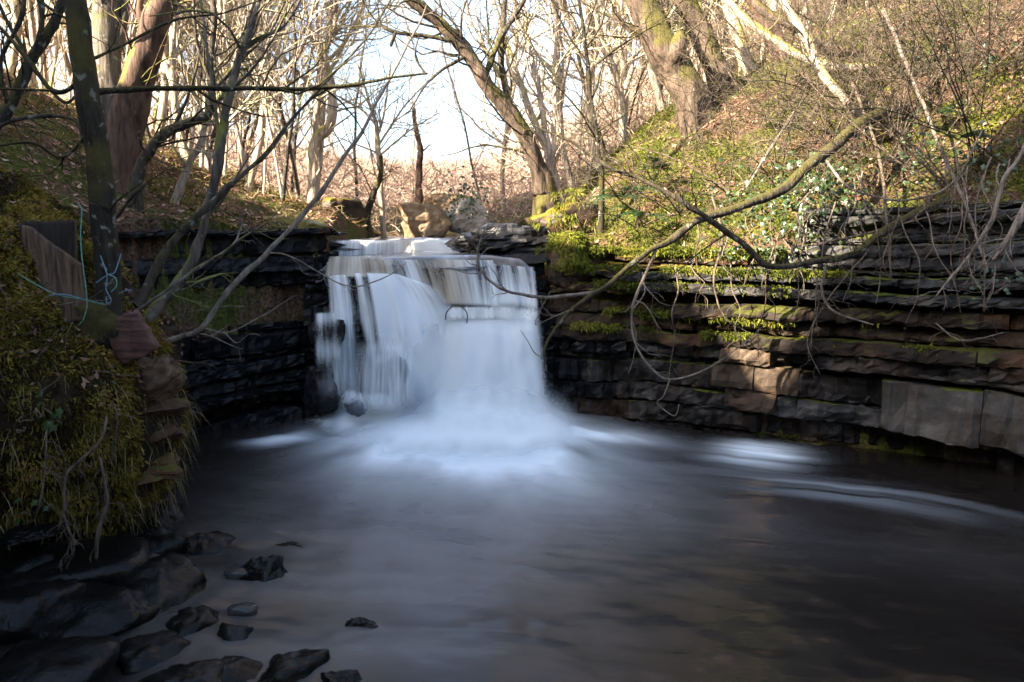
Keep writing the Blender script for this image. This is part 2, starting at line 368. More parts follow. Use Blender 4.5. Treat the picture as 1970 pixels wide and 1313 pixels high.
b = MB(); b.grid(np.stack([GX, GY, GZ], -1)[:, ::-1]); tag(b.build('ground', M['ground']), kind='structure')

# ------------------------------------------------------------------ pool and stream
px_, py_ = np.meshgrid(np.concatenate([np.linspace(-4.2, 4.7, 350), np.linspace(4.75, 6.6, 20)]), np.concatenate([np.linspace(-8, 2.2, 40), np.linspace(2.25, 8.9, 270)]), indexing='ij')
P2 = np.stack([px_, py_, 0 * px_], -1)
def gauss(cx, cy, ax, ay, rot=0.0, p=2.0):
    c, s = math.cos(rot), math.sin(rot); dx, dy = px_ - cx, py_ - cy
    u, v = dx * c + dy * s, -dx * s + dy * c
    return np.exp(-(np.abs(u / ax) ** p + np.abs(v / ay) ** p))
base = atz(905, 800)
ang = np.arctan2(px_ - base[0], (base[1] + .9) - py_); rad = np.hypot(px_ - base[0], base[1] + .9 - py_)
radial = fbm(np.stack([ang * 7, rad * .8, 0 * ang], -1), 1, 4, 21)
warp = fbm(P2, .8, 2, 41) * .5
flowR = fbm(np.stack([(px_ * .35 + py_ * .25 + warp * .4), (py_ * 1 + px_ * .42) * 4.2 + warp * 1.2, 0 * px_], -1), 1, 4, 33)
wide = fbm(np.stack([px_ * .5 + warp, py_ * 2.4 + px_ * .6 + warp, 0 * px_], -1), 1.0, 4, 51)
c1 = atz(890, 830); c2 = atz(930, 880); c3 = atz(1130, 835); c4 = atz(1460, 880); c5 = atz(540, 845); c6 = atz(1700, 945); c7 = atz(1230, 850)
foam = 1.6 * gauss(c1[0] + .04, c1[1] - .22, 1.10, .85, 0, 2.4) + .55 * gauss(c2[0] + .10, c2[1] - .25, 1.05, 1.0) + .5 * gauss(c3[0], c3[1], .68, .25, -.35) + .16 * gauss(c7[0] - .1, c7[1], .55, .12, -.42)
foam = foam * (1 + .38 * radial)
rp = gauss(c4[0] + .02, c4[1] + .10, .36, .34, -.5, 2.2); foam += 1.5 * rp * np.clip(1 + .6 * flowR, 0, 2)
tail = gauss(c6[0] - .35, c6[1] + .02, 1.0, .30, -.46); foam += tail * np.clip(.08 + .8 * flowR, 0, 1) * .45
lf = gauss(c5[0] + .02, c5[1], .30, .20, .6, 2.4) - .5 * gauss(c5[0] - .2, c5[1] + .2, .2, .14, .5); lf = np.clip(lf, 0, 1); foam += .85 * np.clip(lf * (1 + .6 * wide), 0, 1)
foam += .18 * gauss(atz(560, 800)[0], atz(560, 800)[1] - .1, .7, .12, .2)
foam = np.clip(foam, 0, 1) ** 1.15
mk = atz(900, 1000); mk2 = atz(760, 1150)
murk = .95 * gauss(mk[0] - .1, mk[1] + .2, 1.35, 1.9) + .55 * gauss(mk2[0] - .2, mk2[1] + .2, 1.0, 1.0) + .35 * gauss(atz(1400, 1000)[0], atz(1400, 1000)[1], 1.6, .5, -.4)
murk = np.clip(murk * (.80 + .40 * wide + .30 * radial), 0, 1)
pz = .015 * foam + .012 * wide * sstep(9, 5, py_) + .006 * fbm(P2, 5, 2, 61)
b = MB(); b.grid(np.stack([px_, py_, pz], -1)[:, ::-1], foam=foam[:, ::-1], murk=murk[:, ::-1])
tag(b.build('pool_water', M['pool']), kind='structure')

def stream(name, x0, x1, ylip, yback, z, foamy, nx=80):
    xs = np.linspace(x0, x1, nx); ys = np.concatenate([np.linspace(ylip - .16, ylip + .1, 10), np.linspace(ylip + .2, yback, 40)])
    X, Y = np.meshgrid(xs, ys, indexing='ij')
    Y = Y + (.05 * fbm(np.stack([X * 2.2, 0 * X, 0 * X], -1), 1, 3, 17) - .05 * sstep(.0, .2, X)) * sstep(ylip + .5, ylip, Y)
    Z = z - .03 * sstep(-.25, .1, X) * (z < 1.8) + .018 * fbm(np.stack([X * 1.7, Y * .3, 0 * X], -1), 1, 2, 19) - .55 * np.clip(ylip + .05 - Y, 0, 1) ** 1.5 * 2.0 + .012 * fbm(np.stack([X * 3, Y * .8, 0 * X], -1), 1, 3, 3)
    Z -= .14 * (1 - sstep(0, .22, np.minimum(X - x0, x1 - X) + .05 * vn(np.stack([X * 0, Y * 3, 0 * X], -1), 1, 5)))
    fo = np.clip(.05 + foamy * np.clip(fbm(np.stack([X * 5, Y * 1.2, 0 * X], -1), 1, 3, 8), 0, 1) + .5 * np.exp(-((Y - ylip - .02) / .05) ** 2) * foamy, 0, .9)
    bb = MB(); bb.grid(np.stack([X, Y, Z], -1)[:, ::-1], foam=fo[:, ::-1]); return tag(bb.build(name, M['stream']), kind='structure')
LIP, LIP2 = 8.60, 10.45
stream('upper_stream_water', -2.08, .25, LIP, LIP2 + .4, 1.705, .45)
stream('upstream_water', -2.5, .60, LIP2, 15.3, 1.868, .5)

# ------------------------------------------------------------------ rock: strata slabs and boulders
def plen(P): return np.concatenate([[0], np.cumsum(np.linalg.norm(np.diff(P, axis=0), axis=1))])
def along(P, L, s):
    return np.stack([np.interp(s, L, P[:, 0]), np.interp(s, L, P[:, 1])], -1)
def zwarp(q, z): P = np.stack([q[..., 0], q[..., 1], z * 0 + np.round(z, 1) * .0], -1); return .11 * vn(np.stack([q[..., 0] * .55, q[..., 1] * .55, z * .9], -1), 1, 3) + .022 * vn(np.stack([q[..., 0] * 2.3, q[..., 1] * 2.3, z * 2], -1), 1, 8)
def slab(P, L, s0, s1, z0, z1, off, depth, rng, rough=.035, tilt=0.0, slope=0.0, chip=.017):
    n = max(5, int((s1 - s0) / .055) + 2); s = np.linspace(s0, s1, n); s[1:-1] += rng.uniform(-.4, .4, n - 2) * (s1 - s0) / n
    q = along(P, L, s); e = .12; tq = along(P, L, np.clip(s + e, 0, L[-1])) - along(P, L, np.clip(s - e, 0, L[-1])); tq /= np.linalg.norm(tq, axis=1)[:, None] + 1e-9
    nr = np.stack([tq[:, 1], -tq[:, 0]], -1)            # outward: to the right of the path's direction
    h = z1 - z0; bv = min(.012, h * .12)
    prof = [(-depth, h), (-slope - .10, h), (-slope - bv, h), (-slope * .9, h - bv), (-slope * .45, h * .62), (0, h * .3), (-.003, bv), (-bv * 1.5, 0), (-.12, 0), (-depth, 0)]
    w = np.array([0, .6, 1, 1, 1, 1, 1, 1, .5, 0])[None, :] * np.ones((n, 1)); m = len(prof)
    V = np.zeros((n, m, 3))
    for k, (o, z) in enumerate(prof):
        V[:, k, :2] = q + nr * (off + o); V[:, k, 2] = z0 + z + tilt * (s - s.mean())
    V[..., 2] += zwarp(np.repeat(q[:, None], m, 1), V[..., 2])
    d = fbm(V * np.array([1, 1, 1.6]), 2.6, 4, 40) * rough * 1.7 + rng.normal(0, 1, (n, m)) * chip * .5 + np.repeat(rng.normal(0, chip, (n, 1)), m, 1)
    endf = np.ones(n); endf[0] = endf[-1] = 0
    V[..., :2] += nr[:, None, :] * (d * w - (1 - endf)[:, None] * w * rng.uniform(.004, .022))[..., None]
    V[..., 2] += (rng.normal(0, 1, (n, m)) * chip * .35) * w
    b = MB(); b.grid(V[:, ::-1], closed=True)
    b.T.append(np.array([[0, k + 1, k] for k in range(1, m - 1)])); b.T.append(np.array([[(n - 1) * m, (n - 1) * m + k, (n - 1) * m + k + 1] for k in range(1, m - 1)]))
    return b
def cliff(name, path, layers, seed, mat_of, rough=.035, amp=.14, miss=.17):
    P = np.array(path, float); Lc = plen(P); rng = np.random.default_rng(seed)
    root = empty(name, (P[:, 0].mean(), P[:, 1].mean(), 0)); tag(root, kind='structure')
    for (z0, z1, off, jit, blen, slope) in layers:
        blen *= 1.25
        s = -rng.uniform(0, blen * .5)
        while s < Lc[-1] - .02:
            e = s + blen * rng.uniform(.55, 1.5); a0, a1 = max(0, s), min(Lc[-1], e)
            if a1 - a0 > .12:
                o = off(((a0 + a1) / 2) / Lc[-1]) if callable(off) else off
                zc = at_mid = along(P, Lc, np.array([(a0 + a1) / 2]))[0]
                o += amp * vn(np.array([zc[0] * .8, zc[1] * .8, z0 * 1.6]), 1, seed) - (amp if rng.random() < miss else 0)
                bb = slab(P, Lc, a0 + .004, a1 - .004, z0 + rng.uniform(.0, .012), z1 - rng.uniform(0, .02), o + rng.uniform(-jit, jit), .55, rng, rough * min(1, (z1 - z0) / .16 + .25), rng.uniform(-.015, .015), slope)
                bb.build('rock_slab', mat_of(zc[0], zc[1], (z0 + z1) / 2, rng), root, smooth=False)
            s = e
    return root
def layered(z0, z1, tmin, tmax, fn, seed, jit=.05, blen=.9, slope=0.0):
    rng = np.random.default_rng(seed); out = []; z = z0
    while z < z1 - .02:
        t = min(rng.uniform(tmin, tmax), z1 - z); out.append((z, z + t, fn(z + t / 2), jit, blen, slope)); z += t
    return out

# left cliff, from the falls towards the mossy bank (path runs so that the pool lies to its right)
LC = [(-4.1, 6.35), (-3.75, 7.25), (-3.2, 8.0), (-2.75, 8.35), (-2.15, 8.62), (-2.05, 8.95), (-2.2, 9.7)]
lay = layered(-.25, 2.0, .05, .24, lambda z: .06 + .16 * (z < .55) - .06 * (z > 1.2) + .12 * math.sin(z * 23 + 1) + .12 * (.6 < z < .85) - .08 * (1.0 < z < 1.25), 3, .03, 2.6)
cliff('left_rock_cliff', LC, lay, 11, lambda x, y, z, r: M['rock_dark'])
# the steps the water falls over
FC = [(-2.2, 8.82), (-1.2, 8.83), (-.3, 8.85), (.45, 8.85)]
def foff(z):
    def f(u):
        o = .10
        if z < 1.53: o += .16 * (u < .5) + .05
        if z < 1.22: o += .16
        if z < .35: o += .05
        return o
    return f
lay = layered(-.2, 1.66, .08, .20, foff, 5, .035, .6)
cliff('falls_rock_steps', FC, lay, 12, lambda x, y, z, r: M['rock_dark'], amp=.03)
FC2 = [(-2.4, LIP2 + .12), (-1.4, LIP2 + .14), (.55, LIP2 + .12)]
cliff('upper_rock_step', FC2, [(1.5, 1.66, .14, .04, .6, 0), (1.66, 1.83, .08, .03, .7, 0)], 14, lambda x, y, z, r: M['rock_dark'])
# right cliff
RC = [(.36, 9.3), (.42, 8.72), (.6, 8.52), (1.3, 8.12), (2.2, 7.55), (3.2, 6.92), (4.25, 6.22), (5.6, 4.5), (6.1, 2)]
RC = RC[::-1]; RC = [(x, y) for x, y in RC]
RC = RC[::-1]
def roff(z):
    if z < .22: return -.10
    if z < .80: return .03 + .02 * math.sin(z * 17)
    if z < .98: return .16
    if z < 1.30: return .14 - (z - .98) * .25
    if z < 1.40: return -.16
    if z < 1.62: return .10
    if z < 1.70: return -.04
    return .06 - (z - 1.7) * .12
rl = [(-.3, -.02, -.10, .03, 2.4, 0), (-.02, .20, -.06, .03, 1.9, 0), (.20, .40, .0, .02, 1.3, 0), (.40, .66, .03, .02, 1.1, .02), (.66, .74, -.06, .03, 1.9, 0), (.74, .88, .06, .02, 1.4, 0), (.88, 1.02, .18, .03, 2.2, .05),
      (1.02, 1.16, .14, .03, 1.8, .09), (1.16, 1.30, .05, .03, 1.9, .08), (1.30, 1.37, -.20, .03, 2.3, 0), (1.37, 1.46, .10, .03, 2.1, 0), (1.46, 1.51, -.10, .04, 1.6, 0), (1.51, 1.60, .11, .03, 1.8, 0), (1.60, 1.66, -.06, .04, 1.4, 0), (1.66, 1.80, .0, .05, 1.3, .04)]
def rmat(x, y, z, r):
    if z > 1.25: return M['rock_grey'] if x > 1.9 else M['rock_upper']
    if z > .85: return M['rock_brown']
    if x < 1.5: return M['rock_dark'] if r.random() < .7 else M['rock_right']
    return M['rock_right'] if r.random() < .75 else M['rock_grey']
cr = cliff('right_rock_cliff', RC, rl, 17, rmat)
RC2 = [(2.6, 7.42), (3.3, 7.0), (4.3, 6.35), (5.7, 4.6)]
cliff('right_upper_strata', RC2, layered(1.8, 2.25, .06, .12, lambda z: .06 - (z - 1.8) * .25, 9, .05, 1.5), 19, lambda x, y, z, r: M['rock_grey'])
# the one big smooth pale block low in the right cliff
P_ = np.array(RC, float); L_ = plen(P_); rr = np.random.default_rng(4)
sA = L_[-1] * 0
def s_of(x): return float(np.interp(x, P_[2:, 0], L_[2:]))
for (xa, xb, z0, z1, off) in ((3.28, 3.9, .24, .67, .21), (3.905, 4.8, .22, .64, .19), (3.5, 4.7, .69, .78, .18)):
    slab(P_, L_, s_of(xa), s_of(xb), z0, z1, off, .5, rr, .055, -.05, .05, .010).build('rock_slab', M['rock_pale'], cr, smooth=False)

for (xa, xb, z0, z1, off) in ((2.0, 2.32, .46, .70, .10), (2.325, 2.66, .42, .68, .085), (2.1, 2.5, .24, .45, .07), (2.05, 2.45, .71, .87, .12)):  # paler stones put only where the sun patch falls, to brighten it
    slab(P_, L_, s_of(xa), s_of(xb), z0, z1, off, .5, rr, .05, -.03, .04, .014).build('rock_slab', M['rock_sunpatch_tan'], cr, smooth=False)

def boulder(loc, size, seed, rough=.22, n=22, flat=0.0, rot=0.0):
    u = np.linspace(0, 2 * math.pi, n, endpoint=False); v = np.linspace(.02, math.pi - .02, n // 2 + 1)
    Uu, Vv = np.meshgrid(u, v, indexing='ij')
    D = np.stack([np.cos(Uu) * np.sin(Vv), np.sin(Uu) * np.sin(Vv), np.cos(Vv)], -1)
    D = np.sign(D) * np.abs(D) ** .72
    R = 1 + rough * fbm(D + seed * 3.1, 1.3, 3, seed) + rough * .35 * fbm(D + seed, 4, 3, seed); R = np.round(R * 9) / 9 * .35 + R * .65
    V = D * R[..., None]; V[..., 2] = np.where(V[..., 2] > 0, V[..., 2] * (1 - flat), V[..., 2])
    V = V * np.array(size); c, s = math.cos(rot), math.sin(rot)
    V = np.stack([V[..., 0] * c - V[..., 1] * s, V[..., 0] * s + V[..., 1] * c, V[..., 2]], -1) + np.asarray(loc)
    b = MB(); b.grid(V.transpose(1, 0, 2)[::-1], closed=True); return b
def crag(loc, size, seed, n=26, facets=18, rough=.05, rot=0.0):
    rng = np.random.default_rng(seed); u = np.linspace(0, 2 * math.pi, n, endpoint=False); v = np.linspace(.03, math.pi - .03, n // 2 + 1); Uu, Vv = np.meshgrid(u, v, indexing='ij')
    D = np.stack([np.cos(Uu) * np.sin(Vv), np.sin(Uu) * np.sin(Vv), np.cos(Vv)], -1); N = rng.normal(size=(facets, 3)); N /= np.linalg.norm(N, axis=1)[:, None]
    N = np.vstack([N, [[0.05, 0, 1], [0, .05, -1]]]); dk = np.concatenate([rng.uniform(.66, .98, facets), [.8, .9]])
    R = np.min(dk / np.maximum(D @ N.T, .08), -1); R = np.minimum(R, 1.3) * (1 + rough * fbm(D * 2 + seed, 1.6, 4, seed))
    V = D * R[..., None] * np.array(size); c_, s_ = math.cos(rot), math.sin(rot)
    V = np.stack([V[..., 0] * c_ - V[..., 1] * s_, V[..., 0] * s_ + V[..., 1] * c_, V[..., 2]], -1) + np.asarray(loc)
    b = MB(); b.grid(V.transpose(1, 0, 2)[::-1], closed=True); return b
def rock(name, px, py, Y, wpx, hpx, mat, label, seed, dz=.3, deep=.8, rough=.22, rot=0.0, flat=.1, cat='rock'):
    c = at(px, py, Y); k = Y / FPX * .5
    b = boulder(c, (wpx * k, wpx * k * deep, hpx * k), seed, rough, 26, flat, rot) if 'xx' in label else crag(c, (wpx * k, wpx * k * deep, hpx * k), seed, 34, 22, .12, rot)
    o = b.build(name, M[mat], None, mat in ('rock_film', 'rock_upper'), (c[0], c[1], c[2] - hpx * k)); return tag(o, label, cat)
# rocks in and around the falls
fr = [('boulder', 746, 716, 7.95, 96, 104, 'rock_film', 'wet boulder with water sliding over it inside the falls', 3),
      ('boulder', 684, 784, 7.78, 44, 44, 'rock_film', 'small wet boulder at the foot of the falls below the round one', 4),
      ('boulder', 628, 655, 8.15, 66, 100, 'rock_dark', 'tall dark boulder under the thin trickle at the edge of the falls', 5),
      ('boulder', 622, 745, 8.1, 78, 100, 'rock_dark', 'dark boulder low under the trickle beside the falls', 6),
      ('boulder', 990, 462, 9.35, 190, 70, 'rock_dark', 'dark overhanging boulder beside the upper cascade', 7),
      ('boulder', 925, 468, 9.75, 130, 48, 'rock_dark', 'low dark rock jutting into the stream at the upper cascade', 8),
      ('boulder', 1010, 500, 8.9, 110, 34, 'rock_dark', 'flat wet black rock beside the lip of the falls', 9),
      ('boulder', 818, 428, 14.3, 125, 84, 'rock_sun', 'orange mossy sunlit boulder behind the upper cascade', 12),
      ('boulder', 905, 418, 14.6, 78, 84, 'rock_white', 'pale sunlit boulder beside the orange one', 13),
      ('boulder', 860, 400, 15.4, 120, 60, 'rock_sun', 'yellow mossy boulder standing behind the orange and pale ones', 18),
      ('boulder', 600, 470, 10.3, 110, 24, 'rock_dark', 'flat black ledge at the left side of the upper cascade', 14),
      ('boulder', 585, 489, 9.1, 150, 18, 'rock_dark', 'flat dark ledge beside the lip of the falls, below the other ledge', 15),
      ('boulder', 560, 440, 10.0, 200, 50, 'rock_upper', 'dark mossy earth covered rock above the left ledges', 16),
      ('boulder', 1095, 425, 9.4, 150, 80, 'rock_upper', 'brown mossy hummock above the right end of the falls', 21),
      ('boulder', 1098, 500, 8.62, 105, 120, 'rock_upper', 'shaggy moss covered outcrop right beside the falls', 22),
      ('boulder', 655, 415, 13.2, 120, 80, 'rock_upper', 'mossy rock bank at the bend of the stream', 23)]
for (nm, x, y, Y, w_, h_, mt, lb, sd_) in fr: rock(nm, x, y, Y, w_, h_, mt, lb, sd_)

# shelf of wet rock along the near shore
shelf = empty('shore_rock_shelf', (-1.9, 4.2, 0)); tag(shelf, kind='structure')
rs = np.random.default_rng(23)
for k, (x, y, w_, h_, z) in enumerate([(300, 1090, 260, 60, .10), (180, 1150, 330, 90, .12), (90, 1260, 330, 110, .14), (300, 1235, 220, 60, .05), (440, 1290, 210, 46, .02), (560, 1275, 190, 40, .03),
        (380, 1180, 150, 40, .04), (250, 1020, 200, 70, .10), (390, 1040, 130, 60, .02), (360, 1300, 240, 60, .06), (310, 965, 110, 90, .08), (120, 1100, 200, 60, .14), (230, 1066, 180, 60, .12), (50, 1150, 200, 60, .15), (290, 1040, 140, 60, .08), (30, 1075, 180, 60, .16), (450, 1215, 120, 40, .02), (150, 1060, 300, 100, .16)]):
    p = atz(x, y, z); k2 = p[1] / FPX * .5
    crag((p[0], p[1], z - .10), (w_ * k2, w_ * k2 * .85, .13 + rs.uniform(0, .05)), 60 + k, 36, 22, .10, rs.uniform(0, 3)).build('rock_slab', M['rock_wet'], shelf)
def shore(px, py, w_, h_, label, seed, mat='rock_wet', z=0.0, flat=.25, deep=.7, rot=0.0):
    p = atz(px, py, z); k2 = p[1] / FPX * .5
    b = boulder((p[0], p[1], z - .018), (w_ * k2, w_ * k2 * deep, h_ * k2), seed, .15, 30, flat, rot) if mat == 'stream' else crag((p[0], p[1], z - .03), (w_ * k2, w_ * k2 * deep, h_ * k2), seed, 34, 20, .16, rot)
    return tag(b.build('shore_rock', M[mat], None, mat == 'stream', (p[0], p[1], z - h_ * k2)), label, 'rock')
shore(505, 1105, 120, 110, 'rounded mossy black rock standing out of the shallows', 71, 'rock_wet', 0)
shore(690, 1196, 72, 44, 'small lone rock breaking the pool surface', 72)
shore(750, 1174, 60, 16, 'low dark rock just awash beside the small lone rock', 73)
shore(570, 1048, 110, 22, 'long dark rock just awash, farthest from the near shore', 74, deep=.35, rot=-.5)
shore(510, 1022, 60, 20, 'narrow dark rock tip awash next to the long dark rock', 75, deep=.4, rot=-.5)
shore(655, 1308, 110, 60, 'rounded wet rock at the bottom edge of the picture', 76)
shore(465, 1098, 66, 34, 'glassy hump of water over a stone beside the mossy black rock', 77, 'stream', 0.02)
shore(466, 1168, 62, 30, 'glassy hump of water over a stone nearer the camera', 78, 'stream', 0.02)
shore(560, 1152, 60, 16, 'flat wet stone between the mossy rock and the lone rock', 79)

# ------------------------------------------------------------------ the falls
def curtain(b, top, bot, Yt, Yb, dens, tint, nu=150, nv=60, ridge=.02, seed=0, arch=.75, fade=(.05, .05, .0, .08), rf=6.0):
    top = np.array(top, float); bot = np.array(bot, float); u = np.linspace(0, 1, nu); s = np.linspace(0, 1, nv)
    def edge(E, Y):
        x = np.interp(u * (len(E) - 1), np.arange(len(E)), E[:, 0]); y = np.interp(u * (len(E) - 1), np.arange(len(E)), E[:, 1])
        Ys = np.interp(u * (len(E) - 1), np.arange(len(E)), np.broadcast_to(np.asarray(Y, float), (len(E),)))
        return np.array([at(a, c, d) for a, c, d in zip(x, y, Ys)])
    A, B = edge(top, Yt), edge(bot, Yb)
    h = s[None, :, None] ** 1.0; v = (arch * s ** 1.8 + (1 - arch) * s)[None, :, None]
    V = A[:, None, :] + (B - A)[:, None, :] * np.concatenate([h, h, v], -1)
    wid = np.linalg.norm(A[-1] - A[0]); fu = u[:, None] * wid + np.zeros((1, nv)); fv = np.abs(A[:, None, 2] - V[..., 2]) + seed
    rn = fbm(np.stack([fu * rf, fv * 1.1, 0 * fu + seed], -1), 1, 3, seed)
    V[..., 1] -= ridge * rn * np.minimum(1, s * 4)[None, :]
    D = np.array([[dens(a, c) for c in s] for a in u]); Tn = np.array([[tint(a, c) for c in s] for a in u])
    jag = .35 + .65 * (.5 + .5 * vn(np.stack([fu * 22, fv * .6, 0 * fu], -1), 1, seed))
    def fd(x, w_): return sstep(0, 1, x / w_) if w_ > 0 else np.ones_like(x)
    ef = fd(u, fade[0])[:, None] * fd(1 - u, fade[1])[:, None] * fd(s, fade[2])[None, :] * np.clip(fd(1 - s, fade[3])[None, :] + 0 * jag, 0, 1)
    b.grid(V, fu=fu + seed * 1.7, fv=fv, dens=np.clip(D, 0, 1.0), fade=ef, tint=np.clip(Tn, 0, 1))
g1 = lambda x, m, w_: math.exp(-((x - m) / w_) ** 2)
wf = empty('waterfall', (-.85, 8.3, 0)); tag(wf, 'broad white waterfall pouring over dark ledges into the pool', 'waterfall')
def sheet(name, parent, *a, **k): b = MB(); curtain(b, *a, **k); return b.build(name, M['fall'], parent)
sheet('curtain', wf, [(632, 494), (735, 493)], [(622, 534), (748, 536)], 8.46, 8.38, lambda u, v: .52 + .1 * v, lambda u, v: .85, 120, 30, .012, 2, .5)
sheet('curtain', wf, [(716, 499), (800, 500), (955, 501)], [(735, 582), (830, 588), (965, 594)], 8.44, 8.36, lambda u, v: .50 + .22 * v ** 3 + .07 * math.sin(u * 19), lambda u, v: .5 + .5 * math.sin(u * 11 + 1), 240, 50, .014, 4, .45)
sheet('curtain', wf, [(936, 505), (985, 511), (1030, 513)], [(940, 606), (1000, 600), (1040, 612)], 8.46, 8.34, lambda u, v: .44 + .42 * v ** 2 + .08 * math.sin(u * 21), lambda u, v: .1, 130, 50, .03, 6, .45, (.1, .14, .04, .2))
# broad arching sheets from the left ledge
sheet('arching_sheet', wf, [(626, 531), (690, 524), (760, 526), (846, 556)], [(640, 800), (720, 806), (850, 812), (985, 812)], (8.36, 8.34, 8.35, 8.38), (8.06, 8.04, 8.14, 8.28),
    lambda u, v: .66 + .12 * min(1, v * 2) + .16 * (u > .45) - .60 * g1(u, .245 + .03 * v, .05 + .03 * v) * (1 - .35 * v) - .40 * g1(u, .37 + .03 * v, .035) * (1 - .5 * v) - .12 * (u < .18) - .34 * g1(u, .22, .16) * sstep(.45, .8, v),
    lambda u, v: .10 + .65 * sstep(.82, 1, u) * (1 - v), 260, 80, .05, 8, .9, (.05, .3, .06, .2))
sheet('arching_sheet', wf, [(640, 534), (740, 528), (838, 552)], [(650, 800), (760, 805), (980, 812)], (8.40, 8.40, 8.42), (8.16, 8.16, 8.3), lambda u, v: .50 + .25 * sstep(.4, .6, u) + .1 * v - .45 * g1(u, .27, .10), lambda u, v: .1, 180, 60, .05, 10, .9, (.08, .3, .06, .2))
# full white body below the middle ledge
sheet('white_body', wf, [(750, 640), (845, 602), (950, 606), (1040, 594)], [(712, 808), (850, 814), (965, 814), (1064, 806)], (8.22, 8.30, 8.30, 8.30), (8.04, 7.96, 7.96, 8.04), lambda u, v: .84 + .9 * v - .30 * g1(u, .30, .10) * g1(v, 0, .10), lambda u, v: .03 + .25 * g1(u, .3, .12) * (1 - v) + .10 * math.sin(u * 17) ** 2 * (1 - v), 240, 80, .06, 12, .45, (.5, .12, .28, .22), 2.6)
sheet('white_body', wf, [(815, 616), (900, 608), (1038, 598)], [(790, 808), (900, 810), (1056, 804)], 8.34, (8.1, 8.06, 8.1), lambda u, v: .84 + .4 * v, lambda u, v: .06, 160, 60, .05, 14, .6, (.3, .08, .16, .16), 3.0)
sheet('ledge_foam', wf, [(750, 578), (850, 588), (960, 588), (1040, 590)], [(770, 628), (850, 620), (960, 622), (1040, 628)], 8.33, 8.27, lambda u, v: .35 + .35 * g1(v, .5, .4), lambda u, v: .25, 160, 20, .03, 16, .3, (.1, .05, .2, .3))
# trickle over the dark boulders
sheet('trickle', wf, [(604, 602), (652, 598)], [(604, 765), (672, 775)], 7.97, 7.9, lambda u, v: .46 - .10 * v + .1 * math.sin(v * 14), lambda u, v: .1, 60, 40, .03, 18, .6, (.2, .2, .05, .2))
sheet('trickle', wf, [(660, 742), (700, 752), (770, 748)], [(640, 800), (720, 806), (800, 812)], 7.84, 7.74, lambda u, v: .42 + .3 * v, lambda u, v: .02, 90, 40, .02, 20, .7, (.25, .3, .4, .6))
sheet('trickle', wf, [(676, 655), (745, 640), (812, 660)], [(660, 800), (745, 808), (815, 806)], 7.70, 7.64, lambda u, v: .41 + .14 * v, lambda u, v: .02, 110, 50, .03, 21, .7, (.35, .35, .35, .3))
# smooth aprons of foam where the sheets turn over into the pool
def apron(px0, px1, pyb, h, L, flare, k, seed):
    A, B = atz(px0, pyb), atz(px1, pyb); cx, hw, Y0 = (A[0] + B[0]) / 2, (B[0] - A[0]) / 2, (A[1] + B[1]) / 2
    u, s = np.meshgrid(np.linspace(-1, 1, 90), np.linspace(0, 1, 60), indexing='ij')
    X = cx + hw * u * (1 + flare * s ** .8); Y = Y0 - L * s * (1 - .35 * u ** 2) + .10 * u ** 2
    n_ = fbm(np.stack([u * 3.5, s * 1.0, 0 * s], -1), 1, 3, seed)
    Z = .04 + h * (1 - s) ** 2.8 * (1 - .45 * u ** 2) * (1 + .10 * n_)
    D = k * sstep(.10, .62, s + .05 * n_) * sstep(1, .45, s + .14 * n_) * sstep(1, .45, np.abs(u) + .10 * n_)
    b = MB(); b.grid(np.stack([X, Y, Z], -1), dens=np.clip(D, 0, 1)); return b.build('foam_apron', M['spray'], wf)
apron(800, 1075, 800, .85, 1.4, .50, 1.0, 31); apron(770, 1080, 806, .50, 1.8, .60, .95, 32); apron(630, 830, 800, .30, 1.0, .35, .85, 33)
# thin dead branch arched out of the falls
b = MB(); b.tube(crom([at(857, 616, 8.1), at(859, 602, 8.09), at(868, 592, 8.08), at(882, 589, 8.06), at(893, 595, 8.06), at(899, 606, 8.07), at(898, 622, 8.08)], 6), np.linspace(.007, .005, 37), 6); tag(b.build('arched_stick', M['bark_dark'], None, True, at(858, 612, 8.1)), 'small dark stick arched out of the middle ledge of the falls', 'stick')
uc = empty('upper_cascade', (-1.2, LIP2, 1.7)); tag(uc, 'low upper cascade of streaky water behind the main lip', 'waterfall')
b = MB(); curtain(b, [(640, 464), (780, 462), (890, 462)], [(634, 496), (780, 496), (890, 496)], LIP2 - .08, LIP2 - .2, lambda u, v: .56 + .25 * g1(u, .72, .2), lambda u, v: .15 + .7 * g1(u, .55, .16), 220, 24, .012, 22, .5)
b.build('curtain', M['fall'], uc)
b = MB(); curtain(b, [(790, 466), (850, 466)], [(800, 496), (885, 496)], LIP2 - .16, LIP2 - .34, lambda u, v: .8, lambda u, v: .5, 90, 24, .012, 24, .6)
b.build('curtain', M['fall'], uc)

# ------------------------------------------------------------------ mossy bank in the near left
nS, nT = 150, 120
sx_ = np.array([-420, -200, 0, 110, 200, 270, 315, 345]); Ye = np.interp(np.linspace(0, 7, nS), np.arange(8), [3.5, 3.9, 4.25, 4.42, 4.62, 4.85, 5.0, 5.25]); pxs = np.interp(np.linspace(0, 7, nS), np.arange(8), sx_)
zt = np.interp(pxs, [-420, 0, 120, 210, 300, 385], [1.85, 1.68, 1.55, 1.36, 1.30, 1.25])
ex = (pxs - 985) / FPX * (Ye / (math.cos(PITCH)))
prof = np.array([(1.15, .78), (.85, .56), (.55, .40), (.28, .22), (.08, .06), (0, -.06), (-.10, -.30), (-.13, -.62), (-.04, -.95), (.10, -1.2), (.26, -1.36), (.55, -1.42), (.95, -1.40), (1.1, -1.9)])
tp = np.linspace(0, len(prof) - 1, nT); pr = np.stack([np.interp(tp, np.arange(len(prof)), prof[:, 0]), np.interp(tp, np.arange(len(prof)), prof[:, 1])], 1)
V = np.zeros((nS, nT, 3)); back = np.array([-.62, .78])
endw = sstep(385, 250, pxs)
